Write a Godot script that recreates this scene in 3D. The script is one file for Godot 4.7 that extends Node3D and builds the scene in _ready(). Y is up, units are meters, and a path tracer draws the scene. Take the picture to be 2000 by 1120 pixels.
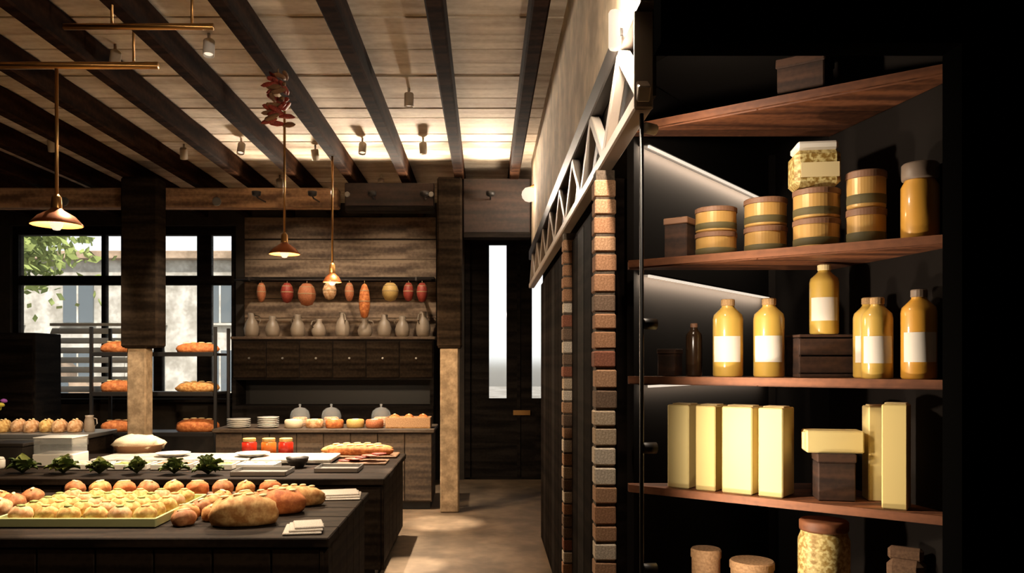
extends Node3D
# A dim delicatessen: beamed ceiling, food tables, back bar, window wall, and an angled larder niche behind a dark portal.
# World: y up, metres, the shop runs along -z. A point at "depth d" lies at z = -d.

var taken := {}
var mats := {}
var meshes := {}
var rng := RandomNumberGenerator.new()

func _ready():
	rng.seed = 4711
	camera_and_light()
	make_materials()
	room()
	ceiling()
	bulkhead()
	windows_and_door()
	outside()
	posts_and_beams()
	larder()
	tables()
	front_food()
	rear_food()
	back_counter()
	bread_rack()
	back_bar()
	lamps()

# ------------------------------------------------------------------ camera, sky, exposure
func camera_and_light():
	var cam := Camera3D.new()
	cam.name = "camera"
	var near := 0.05
	cam.projection = Camera3D.PROJECTION_FRUSTUM
	cam.near = near
	cam.far = 200.0
	cam.size = near * 1120.0 / 1600.0
	cam.frustum_offset = Vector2(51.0, 146.0) / 1600.0 * near
	cam.position = Vector3(0, 1.65, 0)
	add_child(cam)
	cam.current = true
	var env := Environment.new()
	env.background_mode = Environment.BG_SKY
	var sky := Sky.new()
	var sm := ProceduralSkyMaterial.new()
	sm.sky_top_color = Color(0.84, 0.85, 0.86)
	sm.sky_horizon_color = Color(0.90, 0.91, 0.90)
	sm.ground_horizon_color = Color(0.62, 0.61, 0.58)
	sm.ground_bottom_color = Color(0.45, 0.44, 0.42)
	sm.energy_multiplier = 1.0
	sky.sky_material = sm
	env.sky = sky
	env.background_energy_multiplier = 1.9
	env.ambient_light_source = Environment.AMBIENT_SOURCE_SKY
	env.tonemap_mode = Environment.TONE_MAPPER_LINEAR
	env.tonemap_exposure = 1.0
	env.sdfgi_enabled = true
	env.ssao_enabled = true
	env.ssil_enabled = true
	var sun := DirectionalLight3D.new()
	sun.name = "sun"
	sun.light_color = Color(1.0, 0.96, 0.90)
	sun.light_energy = 2.2
	sun.light_angular_distance = 3.0
	sun.shadow_enabled = true
	sun.rotation_degrees = Vector3(-48, 20, 0)
	add_child(sun)
	var we := WorldEnvironment.new()
	we.name = "environment"
	we.environment = env
	add_child(we)

# ------------------------------------------------------------------ textures and materials
func grain_image(seed_: int, w: int, h: int, dark: Color, light: Color, freq := 0.02, contrast := 1.0) -> ImageTexture:
	# stretched noise: streaks along the picture's width
	var n := FastNoiseLite.new()
	n.seed = seed_
	n.frequency = freq
	n.fractal_octaves = 4
	var a := n.get_seamless_image(w, h)
	a.resize(512, 512, Image.INTERPOLATE_CUBIC)
	var f := FastNoiseLite.new()
	f.seed = seed_ + 9
	f.frequency = 0.05
	f.fractal_octaves = 3
	var b := f.get_seamless_image(512, 512)
	var out := Image.create(512, 512, false, Image.FORMAT_RGB8)
	for y in 512:
		for x in 512:
			var t: float = 0.75 * a.get_pixel(x, y).r + 0.25 * b.get_pixel(x, y).r
			t = clampf((t - 0.5) * contrast * 1.8 + 0.5, 0.0, 1.0)
			out.set_pixel(x, y, dark.lerp(light, t))
	return ImageTexture.create_from_image(out)

func mat(called: String, c: Color, rough := 0.8, metal := 0.0, tex: Texture2D = null, scale := 1.0, world := false) -> StandardMaterial3D:
	var m := StandardMaterial3D.new()
	m.albedo_color = c
	m.roughness = rough
	m.metallic = metal
	if tex:
		m.albedo_texture = tex
		m.uv1_triplanar = true
		m.uv1_world_triplanar = world
		m.uv1_scale = Vector3.ONE * scale
	mats[called] = m
	return m

func make_materials():
	var g := Color(1, 1, 1)
	var wood := grain_image(1, 48, 512, Color(0.55, 0.52, 0.50), g, 0.02, 1.2)
	var softwood := grain_image(7, 64, 512, Color(0.82, 0.79, 0.76), g, 0.02, 1.0)
	var plain := grain_image(2, 256, 256, Color(0.74, 0.73, 0.71), g, 0.02, 1.1)
	var fine := grain_image(3, 512, 512, Color(0.80, 0.78, 0.75), g, 0.05, 1.3)
	var crust := grain_image(4, 256, 256, Color(0.74, 0.60, 0.44), g, 0.03, 1.4)
	var fat := grain_image(5, 400, 400, Color(0.62, 0.40, 0.36), Color(1, 0.92, 0.86), 0.06, 2.2)
	# setting
	mat("floor", Color(0.50, 0.42, 0.33), 0.55, 0.0, plain, 0.35, true)
	mat("board", Color(0.80, 0.74, 0.66), 0.9, 0.0, softwood, 0.5, true)
	mat("board_b", Color(0.77, 0.71, 0.63), 0.9, 0.0, softwood, 0.43, true)
	mat("board_c", Color(0.82, 0.765, 0.685), 0.9, 0.0, softwood, 0.57, true)
	mat("joist", Color(0.185, 0.115, 0.072), 0.95, 0.0, wood, 0.6)
	mats["joist"].metallic_specular = 0.1
	mat("plaster", Color(0.82, 0.73, 0.60), 0.95, 0.0, plain, 0.5, true)
	mat("dark_wall", Color(0.20, 0.165, 0.13), 0.9, 0.0, plain, 0.5, true)
	mat("brown_wall", Color(0.54, 0.45, 0.36), 0.85, 0.0, wood, 0.6)
	mat("black_wall", Color(0.02, 0.019, 0.018), 1.0)
	mats["black_wall"].metallic_specular = 0.0
	mat("beam_tan", Color(0.70, 0.54, 0.39), 0.8, 0.0, wood, 0.7)
	mat("beam_brown", Color(0.20, 0.13, 0.09), 0.8, 0.0, wood, 0.7)
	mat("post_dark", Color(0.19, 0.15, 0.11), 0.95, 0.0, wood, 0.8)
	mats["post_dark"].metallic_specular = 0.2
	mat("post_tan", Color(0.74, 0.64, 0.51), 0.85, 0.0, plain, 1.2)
	mat("iron_dark", Color(0.17, 0.14, 0.12), 0.5, 0.3)
	mat("steel_pale", Color(0.72, 0.68, 0.64), 0.5, 0.1)
	mat("mortar", Color(0.36, 0.31, 0.26), 0.95, 0.0, fine, 3.0)
	var bc := [Color(0.70, 0.52, 0.39), Color(0.74, 0.58, 0.45), Color(0.60, 0.38, 0.29), Color(0.88, 0.83, 0.76), Color(0.80, 0.72, 0.62), Color(0.50, 0.41, 0.34)]
	for i in bc.size():
		mat("brick%d" % i, bc[i], 0.95, 0.0, fine, 4.0)
	mat("frame_dark", Color(0.13, 0.11, 0.095), 0.85, 0.0, wood, 0.8)
	mats["frame_dark"].metallic_specular = 0.2
	var gl := mat("pane", Color(0.92, 0.95, 0.95, 0.10), 0.03)
	gl.transparency = BaseMaterial3D.TRANSPARENCY_ALPHA
	mat("blind", Color(0.78, 0.79, 0.78), 0.7)
	# larder
	mat("panel_black", Color(0.115, 0.09, 0.075), 0.95, 0.0, wood, 0.8)
	mats["panel_black"].metallic_specular = 0.15
	mat("shelf_wood", Color(0.56, 0.345, 0.215), 0.6, 0.0, wood, 1.1)
	mat("panel_charcoal", Color(0.115, 0.10, 0.09), 0.95)
	mats["panel_charcoal"].metallic_specular = 0.2
	mat("pasta", Color(0.88, 0.80, 0.55), 0.6)
	mat("pasta_b", Color(0.86, 0.77, 0.50), 0.6)
	mat("label_white", Color(0.90, 0.87, 0.82), 0.7)
	mat("label_cream", Color(0.90, 0.82, 0.62), 0.7)
	mat("label_olive", Color(0.35, 0.31, 0.18), 0.7)
	mat("amber", Color(0.80, 0.655, 0.30), 0.12)
	mat("amber_deep", Color(0.84, 0.61, 0.21), 0.12)
	mats["amber"].clearcoat_enabled = true
	mats["amber_deep"].clearcoat_enabled = true
	mat("cork", Color(0.74, 0.60, 0.42), 0.9, 0.0, fine, 9.0)
	mat("tin_gold", Color(0.74, 0.58, 0.33), 0.4, 0.1)
	mat("tin_brown", Color(0.50, 0.36, 0.27), 0.6)
	mat("lid_grey", Color(0.50, 0.43, 0.37), 0.5)
	mat("carton_dark", Color(0.27, 0.17, 0.11), 0.8, 0.0, wood, 1.5)
	mat("carton_tan", Color(0.74, 0.58, 0.42), 0.8, 0.0, fine, 3.0)
	mat("bottle_brown", Color(0.19, 0.13, 0.08), 0.2)
	mat("nougat", Color(0.83, 0.76, 0.52), 0.6, 0.0, grain_image(6, 512, 512, Color(0.66, 0.56, 0.36), g, 0.03, 2.4), 3.0)
	mat("paper_brown", Color(0.42, 0.31, 0.22), 0.9, 0.0, fine, 3.0)
	# tables
	mat("table_wood", Color(0.18, 0.145, 0.112), 0.7, 0.0, wood, 0.9)
	mats["table_wood"].metallic_specular = 0.2
	mat("counter_front", Color(0.36, 0.30, 0.235), 0.7, 0.0, wood, 0.9)
	mat("metal_grey", Color(0.60, 0.59, 0.57), 0.35, 0.7)
	mat("marble", Color(0.82, 0.80, 0.76), 0.3, 0.0, plain, 1.5)
	mat("ceramic", Color(0.86, 0.85, 0.82), 0.25)
	mat("linen", Color(0.86, 0.80, 0.68), 0.95, 0.0, fine, 5.0)
	mat("linen_white", Color(0.82, 0.79, 0.75), 0.95, 0.0, fine, 5.0)
	mat("paper_green", Color(0.74, 0.76, 0.53), 0.8)
	mat("board_wood", Color(0.58, 0.43, 0.29), 0.7, 0.0, wood, 1.6)
	mat("wicker", Color(0.52, 0.37, 0.24), 0.85, 0.0, fine, 6.0)
	mat("bowl_dark", Color(0.16, 0.14, 0.12), 0.4)
	# bread
	mat("bun_cream", Color(0.89, 0.77, 0.50), 0.85, 0.0, crust, 3.0)
	mat("bun_pale", Color(0.88, 0.74, 0.58), 0.85, 0.0, crust, 2.6)
	mat("roll_gold", Color(0.86, 0.67, 0.41), 0.75, 0.0, crust, 3.1)
	mat("roll_brown", Color(0.74, 0.52, 0.33), 0.7, 0.0, crust, 3.3)
	mat("loaf_gold", Color(0.90, 0.73, 0.48), 0.75, 0.0, crust, 2.1)
	mat("loaf_orange", Color(0.84, 0.53, 0.29), 0.75, 0.0, crust, 2.4)
	mat("score", Color(0.94, 0.84, 0.62), 0.9)
	mat("leaf", Color(0.34, 0.42, 0.19), 0.7, 0.0, fine, 6.0)
	mat("leaf_pale", Color(0.55, 0.60, 0.30), 0.7, 0.0, fine, 6.0)
	mat("ham", Color(0.82, 0.54, 0.46), 0.5, 0.0, fat, 4.0)
	mat("salami", Color(0.66, 0.30, 0.23), 0.6, 0.0, fat, 5.0)
	mat("salami_tan", Color(0.76, 0.54, 0.36), 0.7, 0.0, fat, 5.0)
	mat("cheese", Color(0.80, 0.66, 0.38), 0.6, 0.0, fine, 4.0)
	mat("tomato", Color(0.72, 0.17, 0.10), 0.25)
	mat("preserve", Color(0.80, 0.42, 0.16), 0.25)
	mat("stoneware", Color(0.62, 0.56, 0.49), 0.4, 0.0, fine, 5.0)
	mat("rope", Color(0.60, 0.50, 0.36), 0.95)
	mat("violet", Color(0.52, 0.26, 0.56), 0.8)
	mat("yellow_petal", Color(0.72, 0.66, 0.22), 0.8)
	# lamps
	mat("brass", Color(0.70, 0.52, 0.30), 0.35, 0.85)
	mat("copper", Color(0.62, 0.36, 0.20), 0.4, 0.8)
	mat("lamp_white", Color(0.86, 0.85, 0.83), 0.5)
	mat("lamp_cream", Color(0.66, 0.60, 0.52), 0.7)
	mat("lamp_black", Color(0.08, 0.07, 0.065), 0.5)
	glow("glow_warm", Color(1.0, 0.86, 0.68), 1.1)
	glow("glow_soft", Color(1.0, 0.93, 0.84), 0.9)
	# outdoors
	mat("street", Color(0.62, 0.61, 0.59), 0.9, 0.0, plain, 0.1, true)
	mat("facade", Color(0.86, 0.85, 0.82), 0.9, 0.0, plain, 0.2, true)
	mat("facade_tan", Color(0.74, 0.65, 0.56), 0.9, 0.0, plain, 0.2, true)
	mat("far_glass", Color(0.38, 0.42, 0.45), 0.2)
	mat("tree_leaf", Color(0.60, 0.66, 0.38), 0.8)
	mat("bark", Color(0.34, 0.27, 0.20), 0.95)

func glow(called: String, c: Color, energy: float):
	var m := StandardMaterial3D.new()
	m.albedo_color = Color(0.9, 0.88, 0.84)
	m.emission_enabled = true
	m.emission = c
	m.emission_energy_multiplier = energy
	mats[called] = m

# ------------------------------------------------------------------ naming helpers
func numbered(called: String) -> String:
	var n: int = taken.get(called, 0)
	taken[called] = n + 1
	return called if n == 0 else "%s_%03d" % [called, n]

func meta(o: Node, label: String, category: String, group := ""):
	o.set_meta("label", label)
	o.set_meta("category", category)
	if group != "":
		o.set_meta("group", group)

func thing(called: String, label: String, category: String, at := Vector3.ZERO, turn := 0.0, group := "") -> Node3D:
	var o := Node3D.new()
	o.name = numbered(called)
	add_child(o)
	o.position = at
	o.rotation.y = turn
	meta(o, label, category, group)
	return o

func solo(called: String, label: String, category: String, mesh: Mesh, m: String, at := Vector3.ZERO, turn := 0.0, group := "") -> MeshInstance3D:
	var o := MeshInstance3D.new()
	o.name = numbered(called)
	o.mesh = mesh
	o.material_override = mats[m]
	add_child(o)
	o.position = at
	o.rotation.y = turn
	meta(o, label, category, group)
	return o

func part(parent: Node, called: String, mesh: Mesh, m: String, at := Vector3.ZERO, rot := Vector3.ZERO, label := "") -> MeshInstance3D:
	var o := MeshInstance3D.new()
	o.name = called
	o.mesh = mesh
	o.material_override = mats[m]
	parent.add_child(o, true)
	o.position = at
	o.rotation = rot
	if label != "":
		o.set_meta("label", label)
	return o

func struct(called: String, mesh: Mesh, m: String, label: String, at := Vector3.ZERO) -> MeshInstance3D:
	var o := MeshInstance3D.new()
	o.name = called
	if mesh:
		o.mesh = mesh
		o.material_override = mats[m]
	add_child(o)
	o.position = at
	o.set_meta("kind", "structure")
	meta(o, label, called.split("_")[0])
	return o

# ------------------------------------------------------------------ mesh helpers
func tri(st: SurfaceTool, a: Vector3, b: Vector3, c: Vector3, from: Vector3):
	# wound so that its front looks away from "from"
	var n := (c - a).cross(b - a)
	if n.dot((a + b + c) / 3.0 - from) < 0.0:
		var t := b
		b = c
		c = t
	st.add_vertex(a); st.add_vertex(b); st.add_vertex(c)

func quad(st: SurfaceTool, a: Vector3, b: Vector3, c: Vector3, d: Vector3, from: Vector3):
	tri(st, a, b, c, from)
	tri(st, a, c, d, from)

func start(smooth := false) -> SurfaceTool:
	var st := SurfaceTool.new()
	st.begin(Mesh.PRIMITIVE_TRIANGLES)
	st.set_smooth_group(0 if smooth else -1)
	return st

func done(st: SurfaceTool) -> ArrayMesh:
	st.generate_normals()
	return st.commit()

func put_box(st: SurfaceTool, c: Vector3, s: Vector3, bev := 0.0):
	# a box with chamfered edges, centred on c
	var h := s * 0.5
	bev = minf(bev, minf(h.x, minf(h.y, h.z)) * 0.8)
	if bev <= 0.0:
		for ax in 3:
			for sg in [-1.0, 1.0]:
				var p: Array = []
				for k in [[-1, -1], [1, -1], [1, 1], [-1, 1]]:
					var v := Vector3.ZERO
					v[ax] = sg * h[ax]
					v[(ax + 1) % 3] = k[0] * h[(ax + 1) % 3]
					v[(ax + 2) % 3] = k[1] * h[(ax + 2) % 3]
					p.append(c + v)
				quad(st, p[0], p[1], p[2], p[3], c)
		return
	var i := h - Vector3.ONE * bev
	for ax in 3:
		var b1 := (ax + 1) % 3
		var b2 := (ax + 2) % 3
		for sg in [-1.0, 1.0]:
			var p: Array = []
			for k in [[-1, -1], [1, -1], [1, 1], [-1, 1]]:
				var v := Vector3.ZERO
				v[ax] = sg * h[ax]
				v[b1] = k[0] * i[b1]
				v[b2] = k[1] * i[b2]
				p.append(c + v)
			quad(st, p[0], p[1], p[2], p[3], c)
		for s1 in [-1.0, 1.0]:
			for s2 in [-1.0, 1.0]:
				# edge along ax
				var q: Array = []
				for k in [[-1, 0], [1, 0], [1, 1], [-1, 1]]:
					var v := Vector3.ZERO
					v[ax] = k[0] * i[ax]
					v[b1] = s1 * (h[b1] if k[1] == 0 else i[b1])
					v[b2] = s2 * (i[b2] if k[1] == 0 else h[b2])
					q.append(c + v)
				quad(st, q[0], q[1], q[2], q[3], c)
	for sx in [-1.0, 1.0]:
		for sy in [-1.0, 1.0]:
			for sz in [-1.0, 1.0]:
				tri(st, c + Vector3(sx * h.x, sy * i.y, sz * i.z), c + Vector3(sx * i.x, sy * h.y, sz * i.z), c + Vector3(sx * i.x, sy * i.y, sz * h.z), c)

func box(s: Vector3, bev := 0.0, c := Vector3.ZERO) -> ArrayMesh:
	var key := "b%s%s%s" % [s, bev, c]
	if not meshes.has(key):
		var st := start()
		put_box(st, c, s, bev)
		meshes[key] = done(st)
	return meshes[key]

func boxes(list: Array) -> ArrayMesh:
	# list of [min corner, max corner]
	var st := start()
	for b in list:
		put_box(st, (b[0] + b[1]) * 0.5, (b[1] - b[0]).abs())
	return done(st)

func prism(poly: Array, y0: float, y1: float) -> ArrayMesh:
	# convex polygon of Vector2(x, depth) set upright between two heights
	var c := Vector3.ZERO
	for p in poly:
		c += Vector3(p.x, 0, -p.y) / poly.size()
	c.y = (y0 + y1) * 0.5
	var st := start()
	for k in poly.size():
		var a: Vector2 = poly[k]
		var b: Vector2 = poly[(k + 1) % poly.size()]
		quad(st, Vector3(a.x, y0, -a.y), Vector3(b.x, y0, -b.y), Vector3(b.x, y1, -b.y), Vector3(a.x, y1, -a.y), c)
		if k > 0 and k < poly.size() - 1:
			var o: Vector2 = poly[0]
			tri(st, Vector3(o.x, y0, -o.y), Vector3(a.x, y0, -a.y), Vector3(b.x, y0, -b.y), c)
			tri(st, Vector3(o.x, y1, -o.y), Vector3(a.x, y1, -a.y), Vector3(b.x, y1, -b.y), c)
	return done(st)

func lathe(profile: Array, seg := 24, smooth := true) -> ArrayMesh:
	# profile of Vector2(radius, height), from the bottom on
	var key := "l%s%s%s" % [profile, seg, smooth]
	if meshes.has(key):
		return meshes[key]
	var st := start(smooth)
	for k in profile.size() - 1:
		var p: Vector2 = profile[k]
		var q: Vector2 = profile[k + 1]
		for j in seg:
			var a0 := TAU * j / seg
			var a1 := TAU * (j + 1) / seg
			var A := Vector3(cos(a0) * p.x, p.y, sin(a0) * p.x)
			var B := Vector3(cos(a1) * p.x, p.y, sin(a1) * p.x)
			var C := Vector3(cos(a1) * q.x, q.y, sin(a1) * q.x)
			var D := Vector3(cos(a0) * q.x, q.y, sin(a0) * q.x)
			if p.x > 0.00001:
				st.add_vertex(A); st.add_vertex(B); st.add_vertex(C)
			if q.x > 0.00001:
				st.add_vertex(A); st.add_vertex(C); st.add_vertex(D)
	meshes[key] = done(st)
	return meshes[key]

func drum(r: float, h: float, bev := 0.003, seg := 40) -> ArrayMesh:
	return lathe([Vector2(0, 0), Vector2(r - bev, 0), Vector2(r, bev), Vector2(r, h - bev), Vector2(r - bev, h), Vector2(0, h)], seg, false)

func tube(points: Array, r: float, seg := 8) -> ArrayMesh:
	var st := start(true)
	var rings: Array = []
	for k in points.size():
		var t: Vector3 = (points[mini(k + 1, points.size() - 1)] - points[maxi(k - 1, 0)]).normalized()
		var u := t.cross(Vector3.UP if absf(t.y) < 0.9 else Vector3.RIGHT).normalized()
		var v := t.cross(u)
		var ring: Array = []
		for j in seg:
			ring.append(points[k] + (u * cos(TAU * j / seg) + v * sin(TAU * j / seg)) * r)
		rings.append(ring)
	for k in points.size() - 1:
		var c: Vector3 = (points[k] + points[k + 1]) * 0.5
		for j in seg:
			var n := (j + 1) % seg
			quad(st, rings[k][j], rings[k][n], rings[k + 1][n], rings[k + 1][j], c)
	for e in [0, points.size() - 1]:
		var inside: Vector3 = points[1] if e == 0 else points[points.size() - 2]
		for j in range(1, seg - 1):
			tri(st, rings[e][0], rings[e][j], rings[e][j + 1], inside)
	return done(st)

func blob(r: Vector3, seed_: int, bump := 0.05, power := 2.0, grooves := 0.0, n_grooves := 4.0, seg := 22, rows := 12) -> ArrayMesh:
	# a baked or grown lump that stands on y = 0: rounded box to ellipsoid, uneven, with slanting cuts across the top
	var key := "o%s%s%s%s%s%s%s" % [r, seed_, bump, power, grooves, n_grooves, seg]
	if meshes.has(key):
		return meshes[key]
	var n := FastNoiseLite.new()
	n.seed = seed_
	n.frequency = 0.9
	n.fractal_octaves = 3
	var pts: Array = []
	for i in rows + 1:
		var ring: Array = []
		var th := PI * i / rows
		for j in seg:
			var ph := TAU * j / seg
			var d := Vector3(sin(th) * cos(ph), cos(th), sin(th) * sin(ph))
			var e := pow(pow(absf(d.x), power) + pow(absf(d.y), power) + pow(absf(d.z), power), -1.0 / power)
			var p := d * e
			var f := 1.0 + bump * n.get_noise_3d(p.x * 1.4 + seed_, p.y * 1.4, p.z * 1.4) * 2.0
			if grooves > 0.0 and d.y > 0.0:
				f -= grooves * d.y * pow(0.5 + 0.5 * cos((p.x * n_grooves + p.z * 1.2) * PI), 6.0)
			p = p * f * r
			p.y = maxf(p.y, -0.62 * r.y) + 0.62 * r.y
			ring.append(p)
		pts.append(ring)
	var c := Vector3(0, 0.62 * r.y, 0)
	var st := start(true)
	for i in rows:
		for j in seg:
			var k := (j + 1) % seg
			if i > 0:
				tri(st, pts[i][j], pts[i][k], pts[i + 1][k], c)
			if i < rows - 1:
				tri(st, pts[i][j], pts[i + 1][k], pts[i + 1][j], c)
			elif i == rows - 1:
				pass
	meshes[key] = done(st)
	return meshes[key]

func leaf_mesh(len: float, wid: float, curl: float) -> ArrayMesh:
	var key := "leaf%s%s%s" % [len, wid, curl]
	if meshes.has(key):
		return meshes[key]
	var st := start(true)
	var n := 6
	var L: Array = []
	for i in n + 1:
		var t := float(i) / n
		var w := wid * sin(PI * pow(t, 0.8)) * 0.5 + 0.002
		var y := curl * sin(t * PI * 0.8)
		var x := len * t
		var fr := 0.25 * wid * sin(t * 19.0)
		L.append([Vector3(x, y + fr * 0.4, -w), Vector3(x, y - wid * 0.12, 0), Vector3(x, y - fr * 0.4, w)])
	for th in [0.0, -0.003]:
		for i in n:
			for k in 2:
				var o := Vector3(0, th, 0)
				var below := Vector3(len * 0.5, (-9.0 if th == 0.0 else 9.0), 0)
				quad(st, L[i][k] + o, L[i][k + 1] + o, L[i + 1][k + 1] + o, L[i + 1][k] + o, below)
	meshes[key] = done(st)
	return meshes[key]

func at(x: float, y: float, d: float) -> Vector3:
	return Vector3(x, y, -d)

func omni(parent: Node, p: Vector3, c: Color, e: float, size := 0.05):
	var l := OmniLight3D.new()
	l.name = "light"
	l.light_color = c
	l.light_energy = e
	l.light_size = size
	l.omni_range = 30.0
	l.omni_attenuation = 2.0
	l.shadow_enabled = true
	parent.add_child(l, true)
	l.position = p

func spot(parent: Node, p: Vector3, target: Vector3, c: Color, e: float, angle: float, size := 0.04, soft := 1.0):
	var l := SpotLight3D.new()
	l.name = "light"
	l.light_color = c
	l.light_energy = e
	l.light_size = size
	l.spot_range = 30.0
	l.spot_attenuation = 2.0
	l.spot_angle = angle
	l.spot_angle_attenuation = soft
	l.shadow_enabled = true
	parent.add_child(l, true)
	l.transform = Transform3D(Basis.looking_at(target - p, Vector3.UP if absf((target - p).normalized().y) < 0.98 else Vector3.RIGHT), p)

# ------------------------------------------------------------------ the room shell
func room():
	struct("floor", boxes([[Vector3(-7.4, -0.15, -11.7), Vector3(2.9, 0.0, 1.9)]]), "floor", "worn brown floor of the shop aisle")
	struct("wall_left", boxes([[Vector3(-7.4, 0, -11.7), Vector3(-7.2, 4.0, 1.9)]]), "dark_wall", "dark side wall at the far end of the tables")
	struct("wall_front", boxes([[Vector3(-7.2, 0, 1.7), Vector3(2.7, 4.0, 1.9)]]), "dark_wall", "dark wall facing the back of the shop")
	struct("wall_right", boxes([[Vector3(2.7, 0, -11.7), Vector3(2.9, 4.0, 1.9)]]), "black_wall", "near black side wall behind the larder niche")
	# back wall with a window opening (x -6.62..-3.48, y 1.12..3.54) and a door opening (x -0.3..1.02, y 0..3.38)
	var z0 := -11.65
	var z1 := -11.4
	struct("wall_back", boxes([
		[Vector3(-7.2, 0, z0), Vector3(-6.62, 4.0, z1)],
		[Vector3(-6.62, 0, z0), Vector3(-3.48, 1.12, z1)],
		[Vector3(-6.62, 3.54, z0), Vector3(-3.48, 4.0, z1)],
		[Vector3(-3.48, 0, z0), Vector3(-0.3, 4.0, z1)],
		[Vector3(-0.3, 3.38, z0), Vector3(1.02, 4.0, z1)],
		[Vector3(1.02, 0, z0), Vector3(2.7, 4.0, z1)]]), "dark_wall", "dark back wall with tall window and door openings")
	# the dark wall that frames the larder: a head over the opening and a jamb at its side
	struct("wall_portal", boxes([
		[Vector3(0.5, 2.56, -2.44), Vector3(2.7, 4.0, -2.34)],
		[Vector3(1.36, 0, -2.44), Vector3(2.7, 2.56, -2.34)]]), "black_wall", "black wall framing the opening in front of the shelves")
	# dark panelled partition between the two brick piers and beyond
	var p := struct("wall_partition", boxes([[Vector3(0.53, 0, -7.6), Vector3(0.58, 2.40, -3.36)]]), "panel_black", "dark boarded partition under the lattice girder between brick piers")
	for i in 14:
		var d0 := 3.37 + i * 0.302
		part(p, "plank", box(Vector3(0.02, 2.34, 0.29), 0.004), "panel_black" if i % 3 else "frame_dark", at(0.52, 1.19, d0 + 0.145))

func ceiling():
	var c := struct("ceiling", boxes([[Vector3(-7.4, 3.90, -11.7), Vector3(2.9, 4.05, 1.9)]]), "dark_wall", "ceiling of pale cross boards on dark joists")
	# cross boards over the joists, each with its own edge
	var w := 0.27
	var n := int(13.0 / w)
	for i in n:
		var d := -1.5 + i * w
		part(c, "plank", box(Vector3(7.8, 0.03, w - 0.008), 0.004), ["board", "board_b", "board_c", "board_a" if false else "board"][rng.randi() % 3], at(-3.32, 3.87 + rng.randf_range(-0.004, 0.004), d + w * 0.5))
	for k in 12:
		var x := 0.31 - 0.603 * k
		part(c, "joist", box(Vector3(0.105, 0.20, 12.8), 0.012), "joist", at(x, 3.752, 5.0))

func bulkhead():
	struct("wall_upper", boxes([[Vector3(0.5, 2.86, -9.0), Vector3(0.64, 3.9, -2.44)]]), "plaster", "tan plastered upper wall above the lattice girder")
	# the lattice girder that carries it
	var g := thing("lattice_girder", "pale zigzag lattice girder with dark top bar under tan upper wall", "girder", at(0.50, 2.42, 2.5))
	part(g, "top_chord", box(Vector3(0.06, 0.10, 6.46), 0.006), "iron_dark", Vector3(0, 0.388, -3.24))
	part(g, "bottom_chord", box(Vector3(0.06, 0.05, 6.38), 0.006), "steel_pale", Vector3(0, 0.055, -3.28), Vector3.ZERO, "pale lower bar")
	part(g, "backing_board", box(Vector3(0.01, 0.28, 6.30)), "iron_dark", Vector3(0.034, 0.21, -3.24), Vector3.ZERO, "dark board behind the lattice")
	var n := 8
	var step := 6.3 / n
	for i in n:
		var z := -0.06 - i * step
		var run := step * 0.5
		var rise := 0.27
		var long := sqrt(run * run + rise * rise)
		var ang := atan2(rise, run)
		part(g, "diagonal", box(Vector3(0.04, 0.05, long), 0.004), "steel_pale", Vector3(-0.005, 0.20, z - run * 0.5), Vector3(ang, 0, 0))
		part(g, "diagonal", box(Vector3(0.04, 0.05, long), 0.004), "steel_pale", Vector3(-0.005, 0.20, z - run * 1.5), Vector3(-ang, 0, 0))
	part(g, "end_plate", box(Vector3(0.06, 0.31, 0.015), 0.003), "steel_pale", Vector3(0, 0.185, -0.10))
	brick_pier(0.475, 3.30, "slender pier of worn bricks beside the larder shelves", 5)
	brick_pier(0.50, 4.90, "second slender brick pier, further along the dark partition", 8)

func brick_pier(x: float, d: float, label: String, seed_: int):
	var p := thing("brick_pier", label, "pier", at(x, 0, d))
	var r := RandomNumberGenerator.new()
	r.seed = seed_
	part(p, "core", box(Vector3(0.074, 2.41, 0.084)), "mortar", Vector3(0, 1.205, 0))
	var y := 0.004
	while y < 2.36:
		var h := r.randf_range(0.058, 0.072)
		var k := r.randi() % 6
		if y > 1.95 and y < 2.33:
			k = 0 if r.randf() < 0.6 else 1
		h = minf(h, 2.405 - y)
		part(p, "brick", box(Vector3(0.084, snappedf(h, 0.004), 0.094), 0.005), "brick%d" % k, Vector3(r.randf_range(-0.003, 0.003), y + h * 0.5, r.randf_range(-0.002, 0.002)), Vector3(0, r.randf_range(-0.03, 0.03), 0))
		y += snappedf(h, 0.004) + 0.010

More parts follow.
